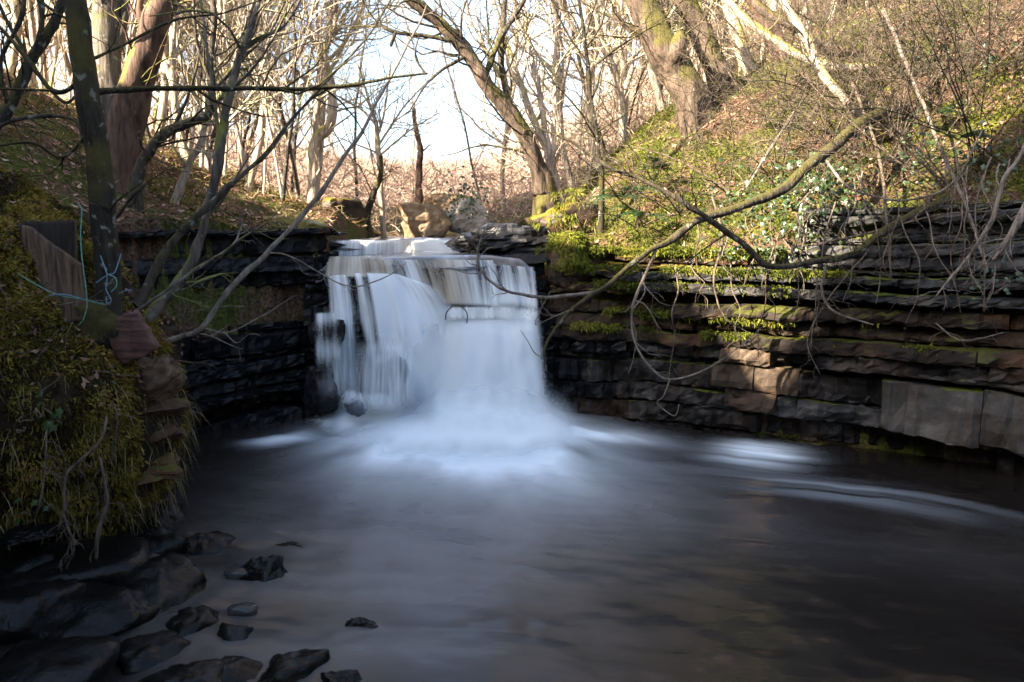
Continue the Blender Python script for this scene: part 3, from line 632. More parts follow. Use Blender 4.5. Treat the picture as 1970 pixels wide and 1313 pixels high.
V[..., 0] = ex[:, None] + back[0] * pr[None, :, 0]; V[..., 1] = Ye[:, None] + back[1] * pr[None, :, 0]; hz = np.where(pr[:, 1] > 0, 1, 0)
V[..., 2] = zt[:, None] + np.where(pr[None, :, 1] > 0, pr[None, :, 1] * (.25 + .75 * endw[:, None]), pr[None, :, 1] * (.62 + .38 * endw[:, None]))
nb = fbm(V, 2.6, 4, 77) * .085 + fbm(V, 9, 2, 78) * .022
V[..., 0] += nb * .55; V[..., 1] -= nb * .6; V[..., 2] += nb * .6
MOSSY = V.copy()
b = MB(); b.grid(V[:, ::-1]); tag(b.build('earth_bank', m_plain('dark_root_earth', (.008, .006, .004), (.036, .024, .014), 14, .95, None, .9, .15)), kind='structure')
# stone slabs cropping out at the end of the bank
bs = empty('bank_outcrop', (-2.1, 4.9, .6)); tag(bs, kind='structure')
def outcrop(px, py, Y, w_, h_, mat, seed, deep=.8):
    p = at(px, py, Y); k2 = Y / FPX * .5; crag(p, (w_ * k2, w_ * k2 * deep, h_ * k2), seed + 40, 40, 16, .16, .25).build('rock_slab', M[mat], bs, smooth=False)
outcrop(296, 728, 4.9, 150, 112, 'rock_bank', 1); outcrop(312, 782, 4.88, 118, 40, 'rock_bank', 2); outcrop(288, 828, 4.92, 160, 84, 'rock_bank', 3); outcrop(276, 892, 4.92, 160, 58, 'rock_bank', 4); outcrop(240, 960, 5.0, 150, 60, 'rock_wet', 5); outcrop(60, 1025, 4.2, 110, 30, 'rock_wet', 6)

# moss: small blades on a surface
def blades(b, P, N, ln, wd, droop, rng, rnd, lean=.9):
    n = len(P); a = rng.normal(size=(n, 3)); D = N * .8 + a * lean * .6; D[:, 2] -= droop; D /= np.linalg.norm(D, axis=1)[:, None] + 1e-9
    S = np.cross(D, rng.normal(size=(n, 3))); S /= np.linalg.norm(S, axis=1)[:, None] + 1e-9
    L_ = (ln * rng.uniform(.5, 1.3, n))[:, None]; w_ = (wd * rng.uniform(.6, 1.4, n))[:, None]
    mid = P + D * L_ * .55; tip = P + D * L_ + np.array([0, 0, -1.0]) * L_ * .25 * max(0.2, droop)
    V = np.stack([P - S * w_ * .3, mid - S * w_, tip, mid + S * w_], 1).reshape(-1, 3)
    b.add(V, np.arange(n * 4).reshape(-1, 4), None, rnd=np.repeat(np.clip(rnd, 0, 1), 4))
def surf_sample(G, n, rng, wfun=None):
    a, c = G.shape[:2]
    i = rng.uniform(0, a - 1.001, n); j = rng.uniform(0, c - 1.001, n); i0, j0 = i.astype(int), j.astype(int); fi, fj = (i - i0)[:, None], (j - j0)[:, None]
    p00, p10, p01 = G[i0, j0], G[i0 + 1, j0], G[i0, j0 + 1]
    P = p00 + (p10 - p00) * fi + (p01 - p00) * fj; N = np.cross(p01 - p00, p10 - p00); N /= np.linalg.norm(N, axis=1)[:, None] + 1e-9
    return P, N, i / (a - 1), j / (c - 1)
rng = np.random.default_rng(31)
P, N, su, sv = surf_sample(MOSSY, 160000, rng)
N = np.where((N * (EYE - P)).sum(1)[:, None] < 0, -N, N)
mden = sstep(.74, .50, sv + .16 * fbm(P, 2.6, 3, 5)) * sstep(-.9, -.15, fbm(P, 3.5, 3, 12) + .35) ; mden *= np.where(su > .66, .55 * sstep(-.2, .3, fbm(P, 5, 2, 3)), 1)
k = rng.random(len(P)) < mden; P, N = P[k], N[k]
b = MB(); cl = fbm(P, 7, 3, 8); k1 = rng.random(len(P)) < .9; blades(b, P[k1] + N[k1] * (.025 * cl[k1])[:, None], N[k1], .034, .0055, .30, rng, .46 + .45 * cl[k1] + rng.normal(0, .14, k1.sum())); blades(b, P[~k1], N[~k1], .055, .004, .8, rng, .5 + .4 * cl[~k1] + rng.normal(0, .2, (~k1).sum()))
tag(b.build('bank_moss', M['moss_left']), 'shaggy olive moss blanketing the near bank', 'moss', kind='stuff')

# right bank cover: moss, straw, fallen leaves
def scatter(n, x0, x1, y0, y1, rng):
    x = rng.uniform(x0, x1, n); y = rng.uniform(y0, y1, n); k = ~inside(x, y); x, y = x[k], y[k]; z = bank_z(x, y); e = .05
    N = np.stack([-(bank_z(x + e, y) - z) / e, -(bank_z(x, y + e) - z) / e, np.ones_like(x)], -1); N /= np.linalg.norm(N, axis=1)[:, None]
    return np.stack([x, y, z], -1), N
P, N = scatter(190000, .3, 7.5, 6, 15, rng); mm = fbm(P, .9, 3, 44) + .35 * fbm(P, 3, 2, 45) + .30 * sstep(3.2, 1.5, P[:, 0])
k = rng.random(len(P)) < sstep(-.15, .35, mm) ; Pm, Nm = P[k], N[k]
b = MB(); blades(b, Pm, Nm, .055, .007, .35, rng, .5 + .4 * fbm(Pm, 2.2, 3, 46) + rng.normal(0, .15, len(Pm)))
# moss cushions on the ledges of the right cliff
rp_ = np.array(RC, float); rl_ = plen(rp_)
for (zc, off, x0, x1, n, dr) in ((1.80, .02, .42, 2.9, 16000, .7), (1.62, .10, .5, 3.0, 9000, .9), (1.47, .10, .8, 2.6, 6000, .9), (1.18, .10, 1.0, 3.4, 7000, .8), (1.02, .16, .7, 3.6, 7000, .8)):
    s = np.interp(rng.uniform(x0, x1, n), rp_[1:, 0], rl_[1:]); q = along(rp_, rl_, s); q2 = along(rp_, rl_, np.clip(s + .05, 0, rl_[-1])); t_ = q2 - q; t_ /= np.linalg.norm(t_, axis=1)[:, None] + 1e-9
    nr = np.stack([t_[:, 1], -t_[:, 0]], -1); o = off + rng.uniform(-.14, .05, n); Pp = np.concatenate([q + nr * o[:, None], (zc + rng.uniform(-.05, .02, n) * (o > off - .02))[:, None]], 1)
    k = fbm(Pp, 2.6, 3, int(zc * 50)) + .5 * sstep(2.6, 1.9, Pp[:, 0]) * (zc > 1.1) > .12; Pp = Pp[k]
    blades(b, Pp, np.tile([0.0, -.5, .6], (len(Pp), 1)), .045, .006, dr, rng, .5 + .35 * fbm(Pp, 3, 2, 48) + rng.normal(0, .15, len(Pp)))
for (px, py, Y, rr_, n) in ((1100, 492, 8.50, .33, 5000), (1100, 418, 9.2, .42, 3000)):
    c = at(px, py, Y); d = rng.normal(size=(n, 3)); d /= np.linalg.norm(d, axis=1)[:, None]; d[:, 2] = np.abs(d[:, 2]) * 1.1 - .25; d[:, 1] = -np.abs(d[:, 1]); Pp = c + d * np.array([rr_, rr_ * .85, rr_ * .8]) * (1 + .3 * fbm(d + px, 1.6, 3, 4))[:, None]; kk = fbm(Pp, 3.5, 3, 70) > -.25; Pp, d, n = Pp[kk], d[kk], int(kk.sum())
    blades(b, Pp, d, .06, .006, 1.0, rng, .6 + .4 * fbm(Pp, 4, 2, 49) + rng.normal(0, .15, n))
tag(b.build('slope_moss', M['moss_sun']), 'bright yellow green moss on the right slope and ledges', 'moss', kind='stuff')
b = MB(); P, N = scatter(26000, .3, 8, 6, 16, rng); k = rng.random(len(P)) < sstep(-.3, .3, -fbm(P, 1.1, 3, 52)); P, N = P[k], N[k]
P3, N3 = scatter(9000, -7.5, -2.1, 5, 15, rng); P, N = np.vstack([P, P3]), np.vstack([N, N3]); blades(b, P, N, .22, .0035, .5, rng, rng.random(len(P)) ** 1.1, 1.2)
tag(b.build('dry_grass', M['straw']), 'thin dry grass and straw on both banks', 'grass', kind='stuff')
b = MB(); P, N = scatter(30000, .3, 9, 6, 18, rng); k = rng.random(len(P)) < sstep(.1, -.35, fbm(P, .9, 3, 44)) * .9 + .1; P, N = P[k], N[k]
P3, N3 = scatter(16000, -8, -2.1, 4, 16, rng); P, N = np.vstack([P, P3]), np.vstack([N, N3]); n = len(P)
t1 = np.cross(N, rng.normal(size=(n, 3))); t1 /= np.linalg.norm(t1, axis=1)[:, None]; t2 = np.cross(N, t1); l = rng.uniform(.018, .045, n)[:, None]; w_ = l * rng.uniform(.35, .6, n)[:, None]; cu = N * l * rng.uniform(.1, .8, n)[:, None]; P = P + N * .012
V = np.stack([P - t1 * l + cu, P - t2 * w_, P + t1 * l + cu * .6, P + t2 * w_], 1).reshape(-1, 3)
b.add(V, np.arange(n * 4).reshape(-1, 4), None, rnd=np.repeat(rng.random(n), 4)); tag(b.build('leaf_litter', M['litter'], smooth=False), 'brown and pink fallen leaves scattered over both banks', 'leaves', kind='stuff')
# moss on the left slope behind the near bank
b = MB(); P, N = scatter(60000, -7.5, -2.1, 3.5, 13, rng); k = rng.random(len(P)) < sstep(-.1, .35, fbm(P, 1.2, 3, 61)); P, N = P[k], N[k]
blades(b, P, N, .05, .007, .3, rng, .42 + .35 * fbm(P, 3, 2, 62) + rng.normal(0, .14, len(P))); tag(b.build('shaded_moss', M['moss_left']), 'dull green moss on the shaded left slope', 'moss', kind='stuff')

# ------------------------------------------------------------------ trees
def unit(v): return v / (np.linalg.norm(v) + 1e-9)
def grow(mbs, p, d, L, r, lvl, rng, kids, wander=.22, up=.06, sides=(6, 4, 3, 3), t0=.25, spread=(.6, 1.1), ratio=(.35, .62), tip=.25):
    n = max(4, int(5 + L * 1.2)) if lvl else max(8, int(L * 2.2)); pts = [p]; D = unit(d); ds = [D]
    for _ in range(n):
        D = unit(D + rng.normal(0, wander, 3) * (1.0 if lvl else .5) + np.array([0, 0, up])); ds.append(D); pts.append(pts[-1] + D * L / n)
    pts = np.array(pts); rad = np.linspace(r, max(.0016, r * tip), n + 1)
    mbs[min(lvl, len(mbs) - 1)].tube(pts, rad, sides[min(lvl, 3)])
    if lvl < len(kids):
        for _ in range(kids[lvl]):
            t = rng.uniform(t0 if lvl == 0 else .15, .98); k = int(t * n); a = rng.uniform(*spread); pr = unit(np.cross(ds[k], rng.normal(size=3)))
            grow(mbs, pts[k] + (pts[min(k + 1, n)] - pts[k]) * (t * n - k), ds[k] * math.cos(a) + pr * math.sin(a), L * rng.uniform(*ratio) * (1.15 - .6 * t), max(.002, rad[k] * rng.uniform(.4, .65)), lvl + 1, rng, kids, wander * 1.15, up, sides, t0, spread, ratio, tip)
def limb_path(pts, n=6):
    q = np.array(pts, float); W3 = np.array([at(*p[:3]) for p in q]); R = q[:, 3] * q[:, 2] / FPX * .5
    C = crom(np.column_stack([W3, R]), n); P = C[:, :3]; big = np.clip(.035 / C[:, 3], .12, 1); A = (.35 * C[:, 3] * big + .006)[:, None]; w_ = np.stack([fbm(P, 3.2, 3, s_) for s_ in (3, 13, 23)], -1); w_[[0, -1]] *= .2; kn = 1 + .22 * big * np.clip(fbm(P, 7.0, 2, 33), -.5, 1); return P + A * w_, np.maximum(C[:, 3] * kn, .0012)
def ptree(name, label, mat, trunk, branches=(), twigs=(0, .5), cat='tree', group=None, seed=1, tmat=None, rough=.16, sides=12, tw_up=.05, tw_on_trunk=True, kids=(3,), wmul=1.0):
    rng = np.random.default_rng(seed); P, R = limb_path(trunk, 12); ws = wmul * (.86 if sides >= 16 else .70); R = R * ws; root = empty(name, P[0]); tag(root, label, cat, group)
    if cat == 'tree' and trunk[0][2] > 7.5:          # carry the trunk down into the bank with a root flare
        z_ = float(bank_z(P[0, 0], P[0, 1])) - .12
        if P[0, 2] > z_: P = np.vstack([[P[0, 0], P[0, 1], z_], P]); R = np.concatenate([[R[0] * 1.35], R])
    b = MB(); b.tube(P, R, sides, rough, seed=seed); b.build('trunk', M[mat], root)
    paths = [(P, R, root, 'crown')] if tw_on_trunk else []
    for br in branches:
        p, r = limb_path(br, 9); r = np.maximum(r * ws, .0012); b = MB(); b.tube(p, r, 7, .10, seed=seed + 2); paths.append((p, r, b.build('branch', M[tmat or mat], root), 'twigs'))
    if twigs[0]:
        ln = np.array([np.linalg.norm(np.diff(q[0], axis=0), axis=1).sum() for q in paths]); cnt = rng.multinomial(twigs[0], ln / ln.sum())
        for (p, r, par, nm), c in zip(paths, cnt):
            if not c: continue
            b = MB()
            for _ in range(c):
                t = rng.uniform(.12, 1.0) * (len(p) - 1.01); k = int(t); d = unit(p[k + 1] - p[k]); pr = unit(np.cross(d, rng.normal(size=3)))
                a = rng.uniform(.5, 1.15); L = twigs[1] * rng.uniform(.35, 1.4)
                grow([b], p[k] + (p[k + 1] - p[k]) * (t - k), d * math.cos(a) + pr * math.sin(a), L, min(r[k] * .55, .006 * L / .5 + .0025), 1, rng, (0,) + kids, .24, tw_up)
            tag(b.build(nm, M[tmat or mat], par), kind='stuff')
    return root

def hit(px, py, ymin=6.0):
    r_ = ray(px, py); Y = np.arange(ymin, 30, .05); P = EYE[None] + r_[None] * (Y / r_[1])[:, None]; z = bank_z(P[:, 0], P[:, 1]); k = np.nonzero(P[:, 2] < z)[0]; return float(Y[k[0]]) if len(k) else 12.0
# --- near left
ptree('leaning_tree', 'dark mossy leaning trunk with rope round its foot on the near bank', 'bark_dark',
      [(208, 640, 4.62, 74), (208, 560, 4.62, 56), (205, 450, 4.62, 54), (190, 330, 4.62, 50), (172, 200, 4.62, 52), (158, 90, 4.62, 50), (140, -40, 4.64, 48), (128, -160, 4.66, 44)],
      [[(176, 180, 4.62, 16), (260, 172, 4.75, 12), (400, 171, 4.95, 11), (560, 172, 5.15, 10), (650, 166, 5.25, 9), (740, 152, 5.3, 7), (822, 142, 5.35, 4)],
       [(820, 143, 5.35, 4), (800, 110, 5.36, 4), (806, 70, 5.38, 3)],
       [(168, 150, 4.6, 11), (110, 175, 4.7, 9), (50, 110, 4.8, 8), (-30, 20, 4.9, 7)],
       [(165, 120, 4.62, 9), (230, 90, 4.8, 6), (330, 40, 5.0, 6), (430, 25, 5.1, 4), (520, -10, 5.2, 3)],
       [(180, 235, 4.62, 8), (120, 300, 4.6, 6), (60, 275, 4.55, 6), (-20, 285, 4.5, 5)]], (26, .55), seed=2, tmat='bark_dark', rough=.10, sides=16)
ptree('slanting_sapling', 'olive slanting sapling rising from the near bank across the left cliff', 'bark_olive',
      [(262, 590, 4.85, 30), (300, 520, 4.88, 26), (350, 450, 4.92, 22), (430, 372, 5.0, 17), (485, 318, 5.1, 11), (600, 190, 5.3, 7), (700, 82, 5.5, 5), (752, 0, 5.6, 4)],
      [[(350, 450, 4.92, 8), (330, 430, 4.8, 6), (300, 420, 4.7, 4)], [(600, 190, 5.3, 5), (640, 170, 5.3, 4), (700, 165, 5.4, 2)]], (12, .4), seed=3, tmat='bark_olive')
ptree('curving_sapling', 'grey curving sapling bending up from the bank edge beside the slanting one', 'bark_grey',
      [(285, 612, 4.95, 38), (330, 560, 5.0, 32), (372, 505, 5.05, 28), (396, 410, 5.1, 24), (420, 300, 5.15, 24), (440, 190, 5.2, 21), (478, 70, 5.3, 15), (510, -40, 5.4, 12)],
      [[(440, 190, 5.2, 12), (480, 90, 5.3, 10), (545, 50, 5.4, 9), (580, -10, 5.5, 7)], [(424, 290, 5.15, 10), (412, 190, 5.2, 9), (400, 90, 5.2, 8), (385, -20, 5.3, 7)]], (30, .6), seed=4)
ptree('straight_pole', 'long pale straight stem slanting from the bank up across the sky', 'root_pale',
      [(300, 668, 5.1, 18), (350, 650, 5.1, 17), (392, 628, 5.12, 16), (440, 560, 5.2, 15), (512, 488, 5.35, 14), (600, 392, 5.55, 12), (690, 262, 5.8, 10), (742, 165, 6.0, 7), (800, 60, 6.2, 5), (820, 10, 6.3, 3)],
      [[(515, 487, 5.35, 6), (560, 495, 5.3, 5), (640, 538, 5.3, 4), (690, 551, 5.3, 4), (745, 532, 5.3, 3), (782, 505, 5.3, 2)],
       [(388, 630, 5.12, 5), (440, 640, 5.1, 4), (500, 612, 5.1, 4), (566, 570, 5.1, 2)],
       [(430, 640, 5.1, 4), (455, 660, 5.1, 3), (480, 645, 5.05, 2), (500, 648, 5.0, 2)],
       [(470, 590, 5.2, 4), (430, 590, 5.2, 3), (360, 600, 5.2, 2)]], (6, .25), cat='tree', seed=5, rough=.08)
ptree('thin_stem', 'thin grey shoot lying low from the bank edge across the cliff', 'root_pale',
      [(258, 600, 4.8, 8), (340, 545, 4.9, 8), (440, 480, 5.0, 7), (462, 445, 5.1, 4), (466, 420, 5.1, 3)], [], (5, .2), seed=6, rough=.05)
ptree('forked_trunk', 'dark forked trunk slanting in the far left corner', 'bark_dark',
      [(-30, 262, 6.2, 36), (20, 205, 6.3, 30), (62, 120, 6.4, 28), (104, 40, 6.5, 26), (140, -40, 6.6, 22)], [[(70, 110, 6.4, 16), (82, 30, 6.4, 14), (80, -60, 6.5, 12)], [(62, 125, 6.4, 12), (10, 30, 6.5, 10), (-20, -30, 6.5, 9)], [(20, 205, 6.3, 14), (0, 120, 6.4, 12), (45, 30, 6.5, 12), (52, -40, 6.6, 10)], [(62, 130, 6.4, 9), (120, 195, 6.3, 8), (150, 180, 6.3, 5)]], (22, .6), seed=7)
ptree('mossy_limb', 'pale low limb bowed over the left slope', 'bark_olive', [(-40, 258, 5.6, 12), (30, 232, 5.7, 11), (70, 226, 5.75, 11), (140, 232, 5.8, 8), (165, 280, 5.8, 5)], [], (10, .3), cat='branch', seed=8)

# --- left, behind
ptree('twin_trunk', 'big pale trunk with flaking bark behind the leaning tree', 'bark_grey', [(226, 330, 8.6, 96), (215, 240, 8.6, 66), (207, 130, 8.6, 58), (207, 20, 8.6, 54), (203, -90, 8.6, 50)], [[(214, 120, 8.6, 22), (240, 40, 8.6, 18), (232, -60, 8.7, 14)]], (10, .9), seed=11, sides=18)
ptree('brown_trunk', 'thick red brown trunk leaning away from the pale one', 'bark_brown', [(222, 335, 8.4, 90), (240, 240, 8.4, 76), (266, 150, 8.4, 70), (296, 60, 8.4, 66), (330, -40, 8.4, 56)], [[(285, 110, 8.4, 26), (312, 40, 8.5, 26), (322, -60, 8.5, 24)], [(290, 90, 8.4, 20), (270, 20, 8.4, 16), (280, -40, 8.4, 12)]], (12, .9), seed=12, sides=18)
ptree('crooked_tree', 'mossy crooked tree with an elbow bend on the left slope', 'bark_olive', [(258, 352, 7.9, 34), (282, 300, 7.9, 30), (320, 258, 7.9, 28), (392, 226, 7.9, 24), (408, 180, 7.9, 20), (404, 120, 8.0, 17), (412, 40, 8.0, 15), (400, -60, 8.0, 12)],
      [[(408, 180, 7.9, 12), (450, 130, 8.0, 10), (520, 60, 8.1, 7), (560, -20, 8.2, 5)], [(406, 160, 7.9, 12), (380, 90, 8.0, 10), (372, 0, 8.0, 8)], [(330, 255, 7.9, 10), (370, 160, 8, 7), (390, 60, 8.1, 5)]], (40, .7), seed=13)
ptree('slope_tree', 'slim tree with a fork rising from the left slope above the cliff', 'bark_sap', [(335, 388, 8.9, 26), (362, 320, 8.9, 20), (392, 250, 8.9, 16), (404, 150, 8.9, 13), (420, 30, 9, 11), (425, -40, 9, 9)], [[(392, 250, 8.9, 9), (440, 150, 9, 7), (470, 30, 9.1, 5)]], (34, .8), seed=14, tmat='bark_twig')
ptree('leaning_sapling', 'slender leaning sapling close to the cliff edge on the left', 'bark_olive', [(402, 400, 8.7, 22), (418, 330, 8.7, 20), (430, 250, 8.7, 18), (452, 150, 8.7, 15), (480, 40, 8.8, 12), (498, -40, 8.8, 10)], [[(430, 250, 8.7, 9), (490, 170, 8.7, 7), (530, 60, 8.8, 5)]], (34, .8), seed=15, tmat='bark_twig')

# --- middle distance
ptree('burred_tree', 'pale sunlit tree with a swollen bend behind the left bank', 'bark_pale', [(598, 430, 12.0, 34), (604, 340, 12, 32), (606, 276, 12, 34), (636, 240, 12, 26), (640, 170, 12, 22), (622, 100, 12, 18), (646, 40, 12, 15), (640, -60, 12, 12)],
      [[(606, 280, 12, 16), (612, 190, 12, 16), (628, 150, 12, 14), (600, 60, 12, 10), (570, -30, 12, 8)], [(622, 100, 12, 10), (660, 40, 12.2, 8), (690, -40, 12.3, 6)]], (70, 1.0), seed=21, sides=14, tmat='bark_sap')
ptree('fan_tree', 'slim tree fanning into fine twigs above the upper cascade', 'bark_pale', [(738, 450, 13.6, 16), (732, 380, 13.6, 16), (728, 300, 13.6, 15), (724, 250, 13.6, 12), (716, 215, 13.6, 8), (690, 130, 13.6, 4)],
      [[(726, 262, 13.6, 8), (742, 200, 13.6, 6), (752, 120, 13.7, 4)], [(724, 245, 13.6, 7), (700, 215, 13.6, 6), (650, 185, 13.6, 4)], [(728, 280, 13.6, 7), (770, 215, 13.6, 5), (830, 150, 13.7, 3)], [(730, 300, 13.6, 6), (790, 250, 13.7, 4), (850, 215, 13.8, 2)]], (70, .9), seed=22, tmat='bark_twig', sides=8)
ptree('bent_trunk', 'short dark bent trunk at the water edge below the fan tree', 'bark_dark', [(712, 456, 13.2, 26), (706, 420, 13.2, 20), (716, 380, 13.2, 18), (732, 345, 13.2, 14), (733, 300, 13.25, 9)], [], (8, .6), seed=23)
ptree('snag', 'bare broken dead trunk standing alone against the sky', 'bark_brown', [(806, 408, 15.5, 22), (806, 340, 15.5, 18), (808, 290, 15.5, 15), (800, 250, 15.5, 13), (797, 212, 15.5, 13)], [[(803, 300, 15.5, 5), (828, 278, 15.5, 3)]], (7, .5), seed=24, rough=.3)

# --- right, middle distance
ptree('leaning_moss_tree', 'thick moss sided tree leaning left over the upper stream', 'bark_moss', [(1052, 372, 10.3, 56), (1030, 310, 10.2, 38), (995, 235, 10.1, 34), (940, 165, 10.0, 32), (890, 90, 9.9, 29), (840, 40, 9.8, 26), (780, -10, 9.7, 22), (720, -60, 9.6, 18)],
      [[(885, 85, 9.9, 14), (850, 75, 9.8, 10), (760, 62, 9.7, 8), (720, 40, 9.7, 5)], [(760, 62, 9.7, 8), (752, 88, 9.7, 8)], [(930, 150, 10, 14), (960, 80, 10.1, 12), (1010, 0, 10.2, 10)], [(985, 220, 10.1, 16), (965, 110, 10.2, 13), (975, -30, 10.3, 11)], [(900, 105, 9.9, 9), (830, 150, 9.7, 6), (790, 210, 9.6, 3)]], (70, .9), seed=31, sides=16, tmat='bark_olive')
for k, (bx, tx, w_, lb) in enumerate([(1048, 905, 17, 'lowest thin stem in the fan of stems beside the leaning mossy tree'), (1058, 960, 20, 'second stem of the fan beside the leaning mossy tree'), (1066, 1010, 18, 'upright stem of the fan beside the leaning mossy tree'), (1074, 1062, 15, 'thin vertical stem beside the fan of stems')]):
    ptree('slender_tree', lb, 'bark_sap', [(bx, 380, 10.5, w_ + 6), (bx - 10, 300, 10.5, w_), (bx + (tx - bx) * .5, 180, 10.5, w_ * .8), (tx, 40, 10.6, w_ * .6), (tx - 20, -60, 10.6, w_ * .5)], [], (26, .9), group='stems of the fan', seed=32 + k, tmat='bark_twig')
ptree('wall_tree', 'slender pale tree with a fork standing on the crest of the right slope', 'bark_pale', [(1202, 285, 11.5, 26), (1196, 200, 11.5, 20), (1180, 130, 11.5, 16), (1150, 50, 11.5, 12), (1140, -60, 11.5, 10)], [[(1196, 190, 11.5, 14), (1216, 130, 11.5, 12), (1226, 60, 11.5, 10), (1240, -40, 11.5, 8)], [(1188, 160, 11.5, 9), (1168, 80, 11.5, 7), (1165, -40, 11.6, 6)]], (50, .9), seed=37, tmat='bark_twig')
ptree('dark_sapling', 'thin dark sapling standing in front of the right slope crest', 'bark_dark', [(1158, 335, 8.9, 15), (1150, 270, 8.9, 12), (1138, 190, 8.9, 11), (1128, 110, 8.9, 10), (1116, 20, 8.9, 8), (1105, -60, 8.9, 7)], [[(1140, 130, 8.9, 5), (1190, 90, 8.9, 5), (1260, 50, 9.0, 4), (1330, 10, 9, 3)], [(1130, 120, 8.9, 5), (1090, 60, 8.9, 5), (1050, -20, 8.9, 4)], [(1148, 250, 8.9, 5), (1060, 150, 8.8, 4), (1010, 60, 8.8, 3)]], (46, .7), seed=38, sides=8, rough=.08)
ptree('gnarled_tree', 'massive gnarled mossy trunk with a burl leaning left on the right slope', 'bark_moss', [(1350, 270, 10.2, 120), (1334, 205, 10.2, 80), (1302, 140, 10.2, 68), (1268, 80, 10.2, 72), (1236, 20, 10.2, 62), (1200, -60, 10.2, 54)], [[(1290, 120, 10.1, 46), (1304, 92, 10.0, 44), (1312, 70, 9.98, 26)], [(1262, 70, 10.2, 24), (1216, 60, 10.2, 16), (1180, 20, 10.2, 10)]], (24, .8), seed=41, sides=20, rough=.3)
ptree('second_gnarled_tree', 'straighter mossy trunk rising just behind the gnarled one', 'bark_moss', [(1408, 215, 10.6, 90), (1384, 150, 10.6, 60), (1352, 80, 10.6, 52), (1320, 10, 10.6, 48), (1290, -60, 10.6, 44)], [], (20, .8), seed=42, sides=16, rough=.22)
ptree('pale_leaner', 'pale leaning trunk higher up behind the mossy trunks', 'bark_pale', [(1462, 175, 11.6, 46), (1430, 100, 11.6, 36), (1404, 20, 11.6, 32), (1380, -60, 11.6, 28)], [], (22, .8), seed=43, tmat='bark_twig')
ptree('red_trunk', 'dark reddish trunk leaning at the top of the right slope', 'bark_brown', [(1510, 130, 11.2, 62), (1480, 60, 11.2, 50), (1450, 0, 11.2, 46), (1420, -60, 11.2, 42)], [], (16, .8), seed=44, rough=.25)

# --- right, the big overhanging limbs
ptree('overhanging_tree', 'mossy limb bowing out over the pool and ending in pale bare twigs', 'bark_olive',
      [(1790, 235, hit(1790, 235) + .2, 60), (1740, 215, 8.3, 50), (1690, 222, 7.7, 44), (1640, 250, 7.3, 40), (1575, 305, 7.0, 36), (1500, 368, 6.8, 32), (1410, 402, 6.6, 27), (1345, 425, 6.5, 25), (1290, 462, 6.4, 22), (1235, 492, 6.3, 19), (1175, 540, 6.2, 17), (1120, 578, 6.1, 14), (1072, 628, 6.05, 10), (1048, 672, 6.0, 8), (1052, 715, 6.0, 4)],
      [[(1165, 552, 6.2, 12), (1110, 565, 6.25, 12), (1040, 570, 6.3, 11), (975, 560, 6.35, 10), (938, 535, 6.4, 9), (918, 500, 6.4, 8), (925, 455, 6.45, 6), (958, 405, 6.5, 3)],
       [(1262, 478, 6.35, 12), (1240, 530, 6.3, 10), (1216, 600, 6.25, 9), (1222, 660, 6.2, 8), (1258, 712, 6.15, 7), (1290, 730, 6.15, 6), (1345, 717, 6.15, 5), (1405, 682, 6.2, 4), (1475, 620, 6.25, 2)],
       [(1290, 729, 6.15, 5), (1276, 762, 6.12, 4), (1264, 776, 6.1, 4), (1296, 800, 6.08, 4), (1306, 778, 6.06, 2)],
       [(1050, 690, 6.0, 4), (1030, 680, 6.0, 4), (1015, 655, 6.0, 3), (1002, 636, 6.0, 2)],
       [(1110, 590, 6.1, 4), (1060, 612, 6.1, 3), (1032, 625, 6.1, 3), (1040, 600, 6.1, 3), (1060, 560, 6.1, 2)]], (16, .3), seed=51, wmul=.8, sides=12, rough=.10, tw_on_trunk=False, kids=(2,), tmat='root_pale')
ptree('arching_limb', 'dark limb sagging in a bow in front of the right cliff', 'bark_olive',
      [(1905, 330, hit(1905, 330) + .1, 44), (1860, 365, 7.1, 36), (1790, 398, 6.9, 32), (1715, 435, 6.75, 30), (1640, 485, 6.6, 24), (1560, 508, 6.5, 21), (1480, 510, 6.4, 20), (1420, 465, 6.35, 20), (1350, 412, 6.3, 18), (1290, 375, 6.3, 16), (1225, 340, 6.3, 14), (1170, 322, 6.3, 12), (1100, 275, 6.35, 8), (1020, 240, 6.4, 5)],
      [[(1250, 350, 6.3, 7), (1200, 330, 6.28, 6), (1165, 328, 6.25, 5)], [(1400, 450, 6.35, 8), (1350, 485, 6.3, 6), (1300, 525, 6.25, 4), (1260, 560, 6.2, 3)], [(1225, 340, 6.3, 6), (1230, 365, 6.25, 4), (1210, 380, 6.2, 3)]], (22, .4), seed=52, wmul=.82, rough=.12, tw_on_trunk=True, tmat='bark_olive', kids=(2,))
ptree('tall_limb', 'pale limb curving down the right slope from the upper edge', 'bark_sap', [(1745, 262, hit(1745, 262) + .1, 40), (1700, 246, 8.1, 32), (1650, 222, 7.9, 26), (1610, 180, 7.8, 24), (1575, 120, 7.9, 22), (1545, 60, 8.0, 20), (1500, -10, 8.1, 16), (1470, -70, 8.2, 14)], [], (18, .6), cat='tree', seed=53, tmat='bark_olive')
ptree('horizontal_root', 'thick mossy root running across the top of the right slope', 'bark_pale', [(1680, 130, 8.8, 20), (1620, 132, 8.8, 26), (1560, 115, 8.9, 24), (1500, 85, 9.0, 22), (1440, 45, 9.1, 20), (1400, 0, 9.2, 18)], [], (10, .5), cat='root', seed=54)
ptree('fallen_limb', 'moss covered fallen limb lying along the ledge in the right bank', 'bark_moss', [(1660, 100, 9.2, 30), (1600, 95, 9.2, 34), (1540, 60, 9.3, 26), (1470, 20, 9.4, 22), (1430, -20, 9.5, 18)], [], (8, .5), cat='branch', seed=55)
